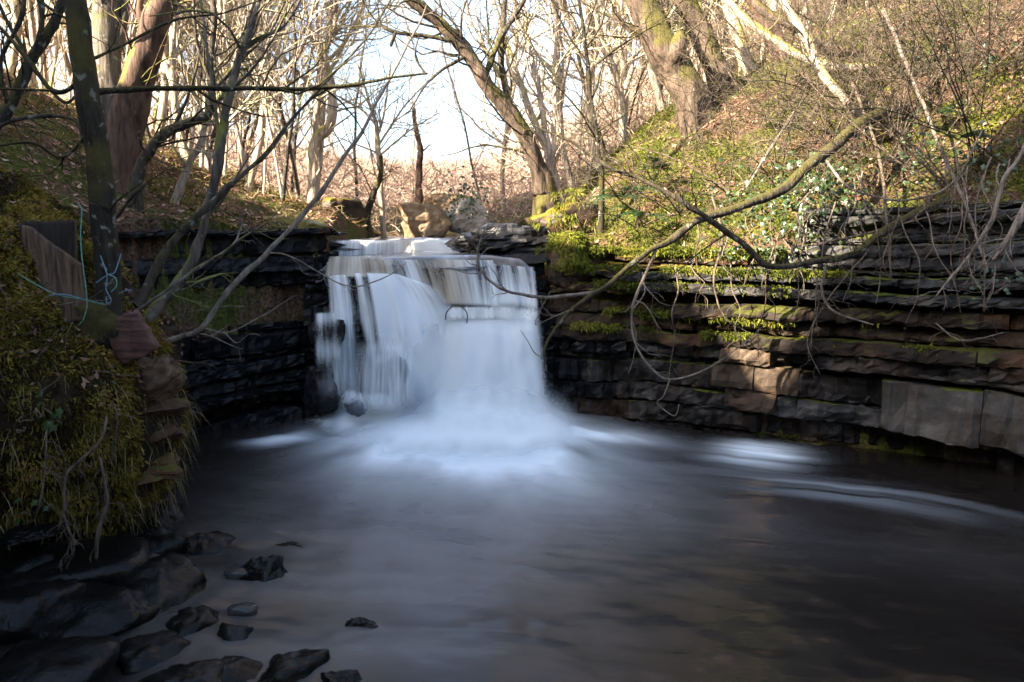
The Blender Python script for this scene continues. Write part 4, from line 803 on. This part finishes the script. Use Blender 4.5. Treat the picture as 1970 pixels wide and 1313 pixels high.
ptree('pale_stick', 'straight pale dead stick leaning on the right slope', 'root_pale', [(1435, 362, 7.6, 5), (1480, 290, 7.7, 8), (1545, 195, 7.9, 6)], [], (0, .3), cat='stick', seed=56, rough=.05)
ptree('corner_limb', 'pale crooked limb hanging at the right edge of the picture', 'root_pale', [(1985, 260, 5.6, 14), (1960, 310, 5.6, 12), (1930, 350, 5.6, 12), (1905, 430, 5.6, 11), (1880, 465, 5.6, 9), (1840, 520, 5.55, 7), (1800, 572, 5.5, 4)], [], (10, .3), cat='branch', seed=57, tw_up=-.1)
ptree('thick_corner_limb', 'thicker pale limb ending at the right picture edge', 'root_pale', [(2010, 360, 5.3, 26), (1975, 400, 5.3, 22), (1945, 455, 5.3, 16), (1910, 500, 5.3, 8)], [], (8, .35), cat='branch', seed=58, tw_up=-.1)

# shrubs of thin stems on the right bank
rng = np.random.default_rng(81)
shr = [(1500, 300, 8.3), (1560, 330, 8.0), (1640, 290, 8.2), (1700, 330, 7.6), (1760, 300, 7.6), (1820, 330, 7.2), (1880, 300, 7.2), (1940, 340, 6.9), (1740, 130, 9.0), (1820, 120, 8.9), (1900, 150, 8.6), (1620, 200, 9.0), (1960, 220, 8.0), (1400, 330, 8.6), (1310, 370, 8.7), (1230, 400, 8.8), (1590, 250, 8.6), (1670, 180, 9.2), (1780, 210, 8.2), (1850, 230, 7.9), (1920, 100, 9.0), (1700, 60, 9.8), (1530, 190, 9.4), (1600, 120, 9.8), (1660, 250, 8.4), (1730, 230, 8.4), (1790, 160, 8.8), (1860, 180, 8.4), (1945, 170, 8.2), (1470, 220, 9.3), (1880, 60, 9.4)]
ORD = 'first second third fourth fifth sixth seventh eighth ninth tenth eleventh twelfth thirteenth fourteenth fifteenth sixteenth seventeenth eighteenth nineteenth twentieth twenty-first twenty-second twenty-third twenty-fourth twenty-fifth twenty-sixth twenty-seventh twenty-eighth twenty-ninth thirtieth thirty-first thirty-second thirty-third thirty-fourth'.split(); shr.sort()
for k, (x, y, Y) in enumerate(shr):
    p = at(x, y, Y); p[2] = float(bank_z(p[0], p[1])) - .03; root = empty('bare_shrub', p); tag(root, 'bare many stemmed shrub on the right bank, ' + ORD[k] + ' counted away from the falls', 'shrub', 'tangled shrubs on the right bank')
    for _ in range(9):
        b = MB(); d = np.array([rng.normal(-.25, .6), rng.normal(-.3, .4), rng.uniform(.4, 1.2)]); grow([b], p + rng.normal(0, .07, 3) * [1, 1, .2], d, rng.uniform(1.0, 2.6), rng.uniform(.004, .010), 0, rng, (5, 3), .26, -.05, (5, 3, 3, 3), .3); b.build('stem', M[['root', 'bark_olive', 'root'][k % 3]], root)
# hanging roots and vines in front of the right cliff
for k, x in enumerate(sorted([rng.uniform(1440, 1965) if q < 28 else rng.uniform(1150, 1440) for q in range(34)])):
    y0 = np.interp(x, [1150, 1450, 1700, 1970], [520, 440, 380, 300]) + rng.uniform(-60, 50); Y = np.interp(x, [1150, 1970], [7.9, 6.0]) - rng.uniform(.05, .35)
    L = rng.uniform(70, 300); pts = [(x, y0, Y + .45, 4)]; xx = x; n = 5
    for j in range(1, n + 1): xx += rng.normal(0, 13); pts.append((xx, y0 + L * j / n, Y + .45 * max(0, 1 - j / 2), 4.2 - .5 * j))
    P, R = limb_path(pts, 4); R = np.maximum(R * .8, .0018); root = empty('hanging_root', P[0]); tag(root, 'thin root dangling in front of the right cliff, ' + ORD[k] + ' counted away from the falls', 'root', 'roots hanging over the right cliff')
    b = MB(); b.tube(P, R, 5); b.build('strand', M['root' if k % 4 else 'root_pale'], root)
    b = MB()
    for _ in range(4): j = rng.integers(3, len(P) - 1); grow([b], P[j], np.array([rng.normal(), rng.normal(), -.8]), rng.uniform(.06, .3), .0022, 1, rng, (0, 1), .3, -.12)
    tag(b.build('rootlets', M['root'], root), kind='stuff')
# loose arching vines
for k, pts in enumerate([[(1590, 310, 7.0, 5), (1640, 365, 6.7, 5), (1740, 385, 6.5, 5), (1830, 355, 6.5, 4), (1890, 250, 6.6, 3)], [(1640, 160, 7.8, 7), (1690, 300, 7.2, 7), (1705, 420, 6.9, 6), (1715, 540, 6.8, 3)], [(1700, 20, 8.2, 8), (1760, 160, 7.6, 7), (1830, 330, 6.9, 7), (1870, 430, 6.5, 6), (1900, 520, 6.2, 4)], [(1560, 470, 6.9, 5), (1660, 450, 6.8, 5), (1780, 420, 6.7, 4), (1900, 400, 6.5, 3)], [(1590, 510, 6.6, 6), (1582, 560, 6.55, 5), (1605, 600, 6.5, 5), (1680, 625, 6.4, 3)], [(1440, 640, 6.9, 2), (1395, 610, 6.9, 3), (1372, 540, 6.9, 4), (1390, 460, 6.95, 5), (1370, 380, 7.1, 4)], [(1800, 622, 6.3, 3), (1850, 655, 6.25, 3), (1930, 640, 6.2, 2)]]):
    P, R = limb_path(pts, 8); root = empty('loose_vine', P[0]); tag(root, ['pale vine sagging in a wide loop high on the right cliff', 'long upright vine hanging down the middle of the right cliff', 'longest vine slanting from the upper edge down the right cliff', 'nearly level vine across the grey strata', 'short vine dropping below the sagging limb', 'vine curling beside the sunlit stone patch', 'small curved twig stuck in the mossy band of the right cliff'][k], 'vine')
    b = MB(); b.tube(P, np.maximum(R, .003), 6); b.build('strand', M[['root_pale', 'root'][k % 2]], root); b = MB()
    for _ in range(7): j = rng.integers(3, len(P) - 1); grow([b], P[j], rng.normal(size=3) + [0, 0, -.3], rng.uniform(.1, .35), .003, 1, rng, (0, 1), .3, -.05)
    tag(b.build('rootlets', M['root'], root), kind='stuff')

# ------------------------------------------------------------------ the wood behind: copies of a few bare trees
def proto(seed, H, r, kids, mat, tmat):
    rng = np.random.default_rng(seed); tb, cb = MB(), MB()
    grow([tb, cb], np.zeros(3), np.array([rng.normal(0, .12), rng.normal(0, .12), 1.0]), H, r, 0, rng, kids, .16, .10, (8, 4, 3, 3), .18, (.45, .95), (.30, .55), .2)
    return tb.mesh('trunk'), cb.mesh('crown'), mat, tmat
PROT = [proto(200 + k, [5.5, 6.5, 7.5, 5, 8, 6][k], [.024, .030, .042, .020, .058, .034][k], [(18, 7, 3), (20, 7, 3), (22, 8, 3), (16, 7, 3), (24, 8, 3), (20, 7, 4)][k], ['bark_sap', 'bark_sap', 'bark_pale', 'bark_sap', 'bark_pale', 'bark_olive'][k], ['bark_twig', 'bark_sap', 'bark_twig', 'bark_twig', 'bark_twig', 'bark_twig'][k]) for k in range(6)]
for t_, c_, m1, m2 in PROT: t_.materials.append(M[m1]); c_.materials.append(M[m2])
rng = np.random.default_rng(91)
def plant(x, y, label, group, lo=.75, hi=1.25, pick=None):
    t_, c_, m1, m2 = PROT[rng.integers(len(PROT)) if pick is None else pick]; r = empty('bare_tree', (x, y, float(bank_z(x, y)) - .08)); tag(r, label, 'tree', group)
    r.rotation_euler = (rng.normal(0, .07), rng.normal(0, .07), rng.uniform(0, 6.28)); s = rng.uniform(lo, hi); r.scale = (s, s, s)
    for nm, me in (('trunk', t_), ('crown', c_)): o = bpy.data.objects.new(nm, me); COL.objects.link(o); o.parent = r
def region(n, x0, x1, y0, y1, label, group, ok=lambda x, y: True, **kw):
    k = 0
    while k < n:
        x, y = rng.uniform(x0, x1), rng.uniform(y0, y1)
        if abs(x) > y * .72 + 1.5 or not ok(x, y) or bool(inside(np.array([x]), np.array([y]))[0]): continue
        plant(x, y, label, group, **kw); k += 1
region(84, -9, -2.7, 10.5, 18, 'bare sunlit sapling in the wood on the left of the stream', 'saplings left of the stream', lambda x, y: not (-.24 < (x / y) < -.06) or rng.random() < .4)
region(80, 1.2, 10, 11.5, 19, 'bare sunlit sapling in the wood on top of the right slope', 'saplings on the right slope')
region(60, -18, 16, 19, 30, 'distant bare tree in the wood behind the falls', 'distant trees', lambda x, y: not (-.28 < (x / y) < -.05) or rng.random() < .4, lo=.8, hi=1.3)
region(34, -26, 30, 30, 52, 'far bare tree on the wooded hillside', 'far hillside trees', lambda x, y: not (-.32 < (x / y) < -.05), lo=.8, hi=1.3)
for (x, y, pk) in ((-7.4, 3.6, 3), (-6.6, -1.0, 4), (-8.2, -2.4, 5)):  # extra trees out of view, planted for the dappled shade they throw
    plant(x, y, 'unseen bare tree added on the high bank to cast dappled shade', 'added shade trees out of view', pick=pk)
# brush that fills the far hillside: one mass
b = MB(); n = 76000; x = rng.uniform(-30, 36, n); y = 15.5 + 74 * rng.random(n) ** 1.5; k = np.abs(x) < y * .75 + 1; x, y = x[k], y[k]; n = len(x); z = bank_z(x, y) + rng.random(n) ** 1.6 * (.9 + y * .02 + .03 * np.maximum(x, 0))
L = rng.uniform(.35, 1.1, n) * (.6 + y / 45); d = rng.normal(0, .9, (n, 3)); d[:, 2] = rng.uniform(.1, 1.1, n); d /= np.linalg.norm(d, axis=1)[:, None]; P = np.stack([x, y, z], -1); s = rng.normal(size=(n, 3)); s[:, 1] *= .3; s = np.cross(d, s); s /= np.linalg.norm(s, axis=1)[:, None]; wd = (.003 + y * .00026)[:, None]
s2 = np.cross(d, s); bend = rng.normal(0, .25, (n, 3)) * L[:, None]; tip = P + d * L[:, None] + bend; mid = P + d * (L * .5)[:, None]
V = np.stack([P - s * wd, P + s * wd * .5 + s2 * wd, P + s * wd * .5 - s2 * wd, mid - s * wd * .8, mid + s * wd * .4 + s2 * wd * .8, mid + s * wd * .4 - s2 * wd * .8, tip], 1).reshape(-1, 3)
o7 = np.arange(n)[:, None] * 7; Q = np.concatenate([o7 + np.array([[a, c, c + 3, a + 3]]) for a, c in ((0, 1), (1, 2), (2, 0))]); T = np.concatenate([o7 + np.array([[a, c, 6]]) for a, c in ((3, 4), (4, 5), (5, 3))])
b.add(V, Q, T, rnd=np.repeat(rng.random(n), 7)); tag(b.build('undergrowth', M['brush']), 'pinkish brown leafless brush covering the far hillside', 'brush', kind='stuff')

# ------------------------------------------------------------------ small things on the near bank
def prism(pix, Y, thick, mat, parent, name, seed=0, jag=.006, back=(-.35, .94)):
    F = np.array([at(x, y, Y) for x, y in pix]); n = len(pix); out = []
    for k in range(n):
        a, c = F[k], F[(k + 1) % n]; m = max(2, int(np.linalg.norm(c - a) / .02))
        for t in np.linspace(0, 1, m, endpoint=False): out.append(a + (c - a) * t)
    F = np.array(out); cen = F.mean(0); F = F + vn(F, 40, seed)[:, None] * jag * (F - cen) / (np.linalg.norm(F - cen, axis=1)[:, None] + 1e-9)
    bk = np.array([back[0], back[1], 0.0]) * thick; rings = [cen + (F - cen) * s for s in (.02, .5, .93)] + [F + bk * .04, F + bk * .96] + [cen + bk + (F - cen) * s for s in (.93, .02)]
    V = np.array(rings); V[:3, :, 1] -= .004 * fbm(V[:3] * np.array([3, 1, .4]), 14, 2, seed)
    b = MB(); b.grid(V, closed=True); return b.build(name, M[mat], parent)
st = empty('timber_stump', at(100, 600, 4.6)); tag(st, 'weathered sawn timber stump with a slanting top on the near bank', 'stump')
prism([(42, 432), (62, 440), (158, 512), (168, 620), (30, 620), (34, 480)], 4.55, .05, 'wood', st, 'front_board', 1)
prism([(48, 426), (140, 424), (142, 600), (46, 600)], 4.63, .16, 'wood_dark', st, 'back_post', 2)
prism([(30, 432), (44, 428), (40, 620), (24, 620)], 4.58, .22, 'wood_dark', st, 'side_board', 3)
pl = empty('plank', at(250, 690, 4.5)); tag(pl, 'red brown sawn plank end lying below the leaning tree', 'plank'); prism([(206, 650), (214, 622), (236, 606), (258, 600), (282, 636), (301, 672), (270, 690), (240, 702), (218, 680)], 4.52, .10, 'wood_red', pl, 'board', 5, .012, (-.2, .98))
b = MB(); b.grid(boulder(at(195, 632, 4.62), (.14, .12, .13), 91, .35, 26).V[0].reshape(14, 26, 3), closed=True); tag(b.build('root_burl', M['bark_dark'], None, True, at(195, 632, 4.62)), 'dark gnarled root burl between plank and leaning trunk', 'root')
def rope(pts, r, mat, parent, n=8): P = crom([at(*p) for p in pts], n); b = MB(); b.tube(P, r, 6); return b.build('strand', M[mat], parent)
ro = empty('rope', at(205, 540, 4.5)); tag(ro, 'blue rope tied round the foot of the leaning trunk with loose ends', 'rope')
rope([(193, 492, 4.52), (198, 505, 4.5), (206, 530, 4.47), (204, 556, 4.46), (214, 578, 4.46), (206, 584, 4.46), (204, 572, 4.46)], .0032, 'rope_blue', ro); rope([(233, 488, 4.52), (228, 505, 4.5), (220, 525, 4.47), (206, 530, 4.46), (184, 545, 4.45)], .0032, 'rope_blue', ro)
rope([(206, 528, 4.46), (222, 535, 4.46), (224, 550, 4.45), (214, 562, 4.45)], .0030, 'rope_green', ro); rope([(228, 566, 4.46), (240, 560, 4.44), (254, 559, 4.42)], .0030, 'rope_blue', ro)
r2 = empty('rope', at(100, 570, 4.4)); tag(r2, 'green and blue rope slung from the stump to the trunk foot', 'rope')
rope([(33, 488, 4.5), (28, 505, 4.46), (34, 525, 4.42), (70, 548, 4.4), (112, 568, 4.38), (160, 577, 4.38), (200, 586, 4.42)], .0030, 'rope_green', r2); rope([(90, 573, 4.38), (104, 567, 4.37), (130, 568, 4.37), (160, 576, 4.37)], .0030, 'rope_blue', r2)
r3 = empty('rope', at(150, 628, 4.36)); tag(r3, 'single green cord hanging upright beside the leaning trunk', 'rope'); rope([(149, 391, 4.5), (157, 405, 4.47), (155, 450, 4.43), (158, 500, 4.4), (166, 560, 4.37), (167, 590, 4.36), (160, 615, 4.35), (151, 626, 4.36)], .0030, 'rope_green', r3)

# roots hanging from the near bank
rng = np.random.default_rng(101)
for k, (pts, lb) in enumerate([([(205, 800, 4.35, 5), (190, 850, 4.3, 6), (150, 890, 4.25, 6), (125, 920, 4.22, 7), (124, 980, 4.2, 6), (112, 1020, 4.2, 4)], 'pale forked root hanging from the near bank'), ([(190, 880, 4.35, 5), (200, 930, 4.3, 6), (204, 970, 4.28, 6), (188, 1030, 4.26, 7), (184, 1090, 4.25, 6)], 'longest root hanging from the near bank towards the water'),
        ([(90, 830, 4.2, 4), (88, 880, 4.15, 4), (84, 930, 4.12, 4), (74, 975, 4.1, 3)], 'thin root hanging below the ivy sprig'), ([(120, 985, 4.2, 4), (132, 1020, 4.18, 4), (145, 1048, 4.17, 3)], 'short root stub hanging beside the forked root'), ([(215, 770, 4.5, 3), (225, 800, 4.46, 3), (220, 840, 4.45, 3), (222, 900, 4.45, 2)], 'fine root on the bank stones')]):
    P, R = limb_path(pts, 6); root = empty('hanging_root', P[0]); tag(root, lb, 'root'); b = MB(); b.tube(P, R, 7, .1); b.build('strand', M['root'], root); b = MB()
    for _ in range(9): j = rng.integers(2, len(P) - 1); grow([b], P[j], np.array([rng.normal(), -.2, -.8]), rng.uniform(.06, .25), .0022, 1, rng, (0, 2), .3, -.1)
    tag(b.build('rootlets', M['root'], root), kind='stuff')
P, N, su, sv = surf_sample(MOSSY, 3000, rng); N = np.where((N * (EYE - P)).sum(1)[:, None] < 0, -N, N); k = (sv > .44) & (sv < .74) & (rng.random(len(P)) < .6); P, N = P[k], N[k]
b = MB(); blades(b, P + N * .01, N, .16, .0016, 1.6, rng, rng.random(len(P)), .9); tag(b.build('root_fringe', M['straw']), 'fringe of fine dry roots and grass hanging below the near bank moss', 'roots', kind='stuff')
P, N, su, sv = surf_sample(MOSSY, 900, rng); N = np.where((N * (EYE - P)).sum(1)[:, None] < 0, -N, N); k = sv < .5; P, N = P[k] + N[k] * .02, N[k]; n = len(P)
t1 = np.cross(N, rng.normal(size=(n, 3))); t1 /= np.linalg.norm(t1, axis=1)[:, None]; t2 = np.cross(N, t1); l = rng.uniform(.012, .03, n)[:, None]; w_ = l * .5; cu = N * l * .5
b = MB(); b.add(np.stack([P - t1 * l + cu, P - t2 * w_, P + t1 * l + cu, P + t2 * w_], 1).reshape(-1, 3), np.arange(n * 4).reshape(-1, 4), None, rnd=np.repeat(rng.random(n) * .8, 4)); tag(b.build('dead_leaves', M['litter'], smooth=False), 'brown dead leaves caught in the near bank moss', 'leaves', kind='stuff')
# twigs and grass stems on the near bank
for k in range(26):
    x, y = rng.uniform(0, 330), rng.uniform(560, 800); Y = np.interp(x, [0, 330], [4.15, 4.8]); p = at(x, y, Y - .12 + (800 - y) * .0006); b = MB(); grow([b], p, np.array([rng.normal(), rng.normal(0, .4), rng.normal(.1, .5)]), rng.uniform(.1, .32), rng.uniform(.0018, .0032), 1, rng, (0, 1), .25, .03)
    tag(b.build('fallen_twig', M[['root_pale', 'root'][k % 2]], None, True, p), 'thin dead twig caught in the moss of the near bank', 'twig', 'twigs on the near bank')

# ivy and ferns
def leaf(b, p, nrm, up, s, rnd, lobes=5):
    a = np.linspace(0, 2 * math.pi, 10, endpoint=False); r = s * np.array([1.15, .62, .85, .6, .72, .35, .72, .6, .85, .62]); t1 = unit(np.cross(nrm, up)); t2 = np.cross(t1, nrm)
    V = np.vstack([p + nrm * s * .12, p + (t2[None] * np.cos(a)[:, None] + t1[None] * np.sin(a)[:, None]) * r[:, None] - nrm * s * .1 * np.abs(np.sin(a))[:, None]])
    b.add(V, None, [[0, k + 1, (k + 1) % 10 + 1] for k in range(10)], rnd=np.full(11, rnd))
def ivy(px, py, Y, spread, n, size, label, seed, tz=.6):
    rng = np.random.default_rng(seed); c = at(px, py, Y); root = empty('ivy', c); tag(root, label, 'ivy'); b = MB()
    for _ in range(max(3, n // 40)):
        q = c + rng.normal(0, 1, 3) * np.array([spread * .5, .05, spread * tz * .5]); path = [q]
        for _ in range(6): q = q + rng.normal(0, 1, 3) * np.array([.5, .12, .4]) * spread * .3; path.append(q)
        sb = MB(); sb.tube(crom(path, 3), .003, 4); sb.build('stem', M['root'], root)
    for _ in range(n):
        p = c + rng.normal(0, 1, 3) * np.array([spread * .55, .09, spread * tz * .55]); leaf(b, p, unit(np.array([rng.normal(-.2, .5), -1, rng.normal(.5, .5)])), unit(np.array([rng.normal(0, .8), 0, -1])), size * rng.uniform(.6, 1.25), float(np.clip(rng.normal(.5, .25), 0, 1)))
    b.build('leaves', M['ivy'], root)
ivy(1545, 385, 7.25, .50, 330, .028, 'pale glossy ivy patch on the right slope below the overhanging limb', 1); ivy(1610, 330, 7.6, .4, 90, .03, 'dark ivy patch above the pale glossy ivy', 2); ivy(1420, 400, 7.9, .35, 60, .026, 'scattered ivy under the middle of the overhanging limb', 3)
ivy(1740, 300, 7.4, .5, 70, .03, 'ivy tangled among shrub stems high on the right bank', 4); ivy(1900, 330, 6.9, .45, 60, .03, 'ivy hanging near the right edge of the picture', 5); ivy(1850, 120, 8.4, .6, 80, .03, 'ivy on the upper corner of the right bank', 6); ivy(1940, 535, 6.2, .25, 40, .022, 'small ivy sprig on the grey strata at the right edge', 7)
ivy(85, 800, 4.05, .10, 9, .034, 'small ivy sprig with five leaves on the near bank moss', 8, 1.0); ivy(60, 975, 4.05, .06, 5, .026, 'tiny ivy sprig under the near bank moss', 9, 1.0); ivy(895, 385, 14.2, .4, 160, .035, 'ivy covered stump beside the pale sunlit boulder', 10, .9); ivy(1470, 480, 7.3, .45, 140, .022, 'small leaved ivy draped over the ledge of the right cliff', 11, .4)
def fern(px, py, Y, size, label, seed, n=7):
    rng = np.random.default_rng(seed); c = at(px, py, Y); root = empty('fern', c); tag(root, label, 'fern')
    for k in range(n):
        a = rng.uniform(-1.6, 1.6) - math.pi / 2; d0 = np.array([math.cos(a), math.sin(a), rng.uniform(.5, 1.1)]); L = size * rng.uniform(.7, 1.2); t = np.linspace(0, 1, 14); P = c + d0 * (t * L)[:, None]; P[:, 2] -= .75 * L * t ** 2; b = MB(); b.tube(P, .0025, 3); b.A['rnd'] = [np.full(b.n, .3)]
        for i in range(2, 14):
            w_ = L * .24 * math.sin(math.pi * min(1, .15 + t[i] * .85)) + .006; tg = unit(P[i] - P[i - 1]); sd2 = unit(np.cross(tg, [0, 0, 1]))
            for s in (-1, 1): q = P[i] + sd2 * s * w_ + tg * w_ * .35 - np.array([0, 0, w_ * .25]); b.add([P[i] - tg * .012, P[i] + tg * .012, q], None, [[0, 1, 2]], rnd=np.full(3, rng.uniform(.3, 1)))
        b.build('frond', M['fern'], root)
fern(1195, 385, 8.3, .42, 'dark green fern drooping on the right bank beside the falls', 1, 10); fern(1270, 330, 9.1, .35, 'fern under the gnarled tree on the sunlit crest', 2); fern(1235, 420, 8.2, .34, 'lower fern hanging above the cliff edge', 3); fern(1840, 270, 7.1, .34, 'fern among the shrubs near the right edge', 4); fern(1500, 255, 8.6, .28, 'small fern on the mossy slope under the tall limb', 5); fern(1800, 220, 7.8, .3, 'fern higher up among the right bank shrubs', 6)
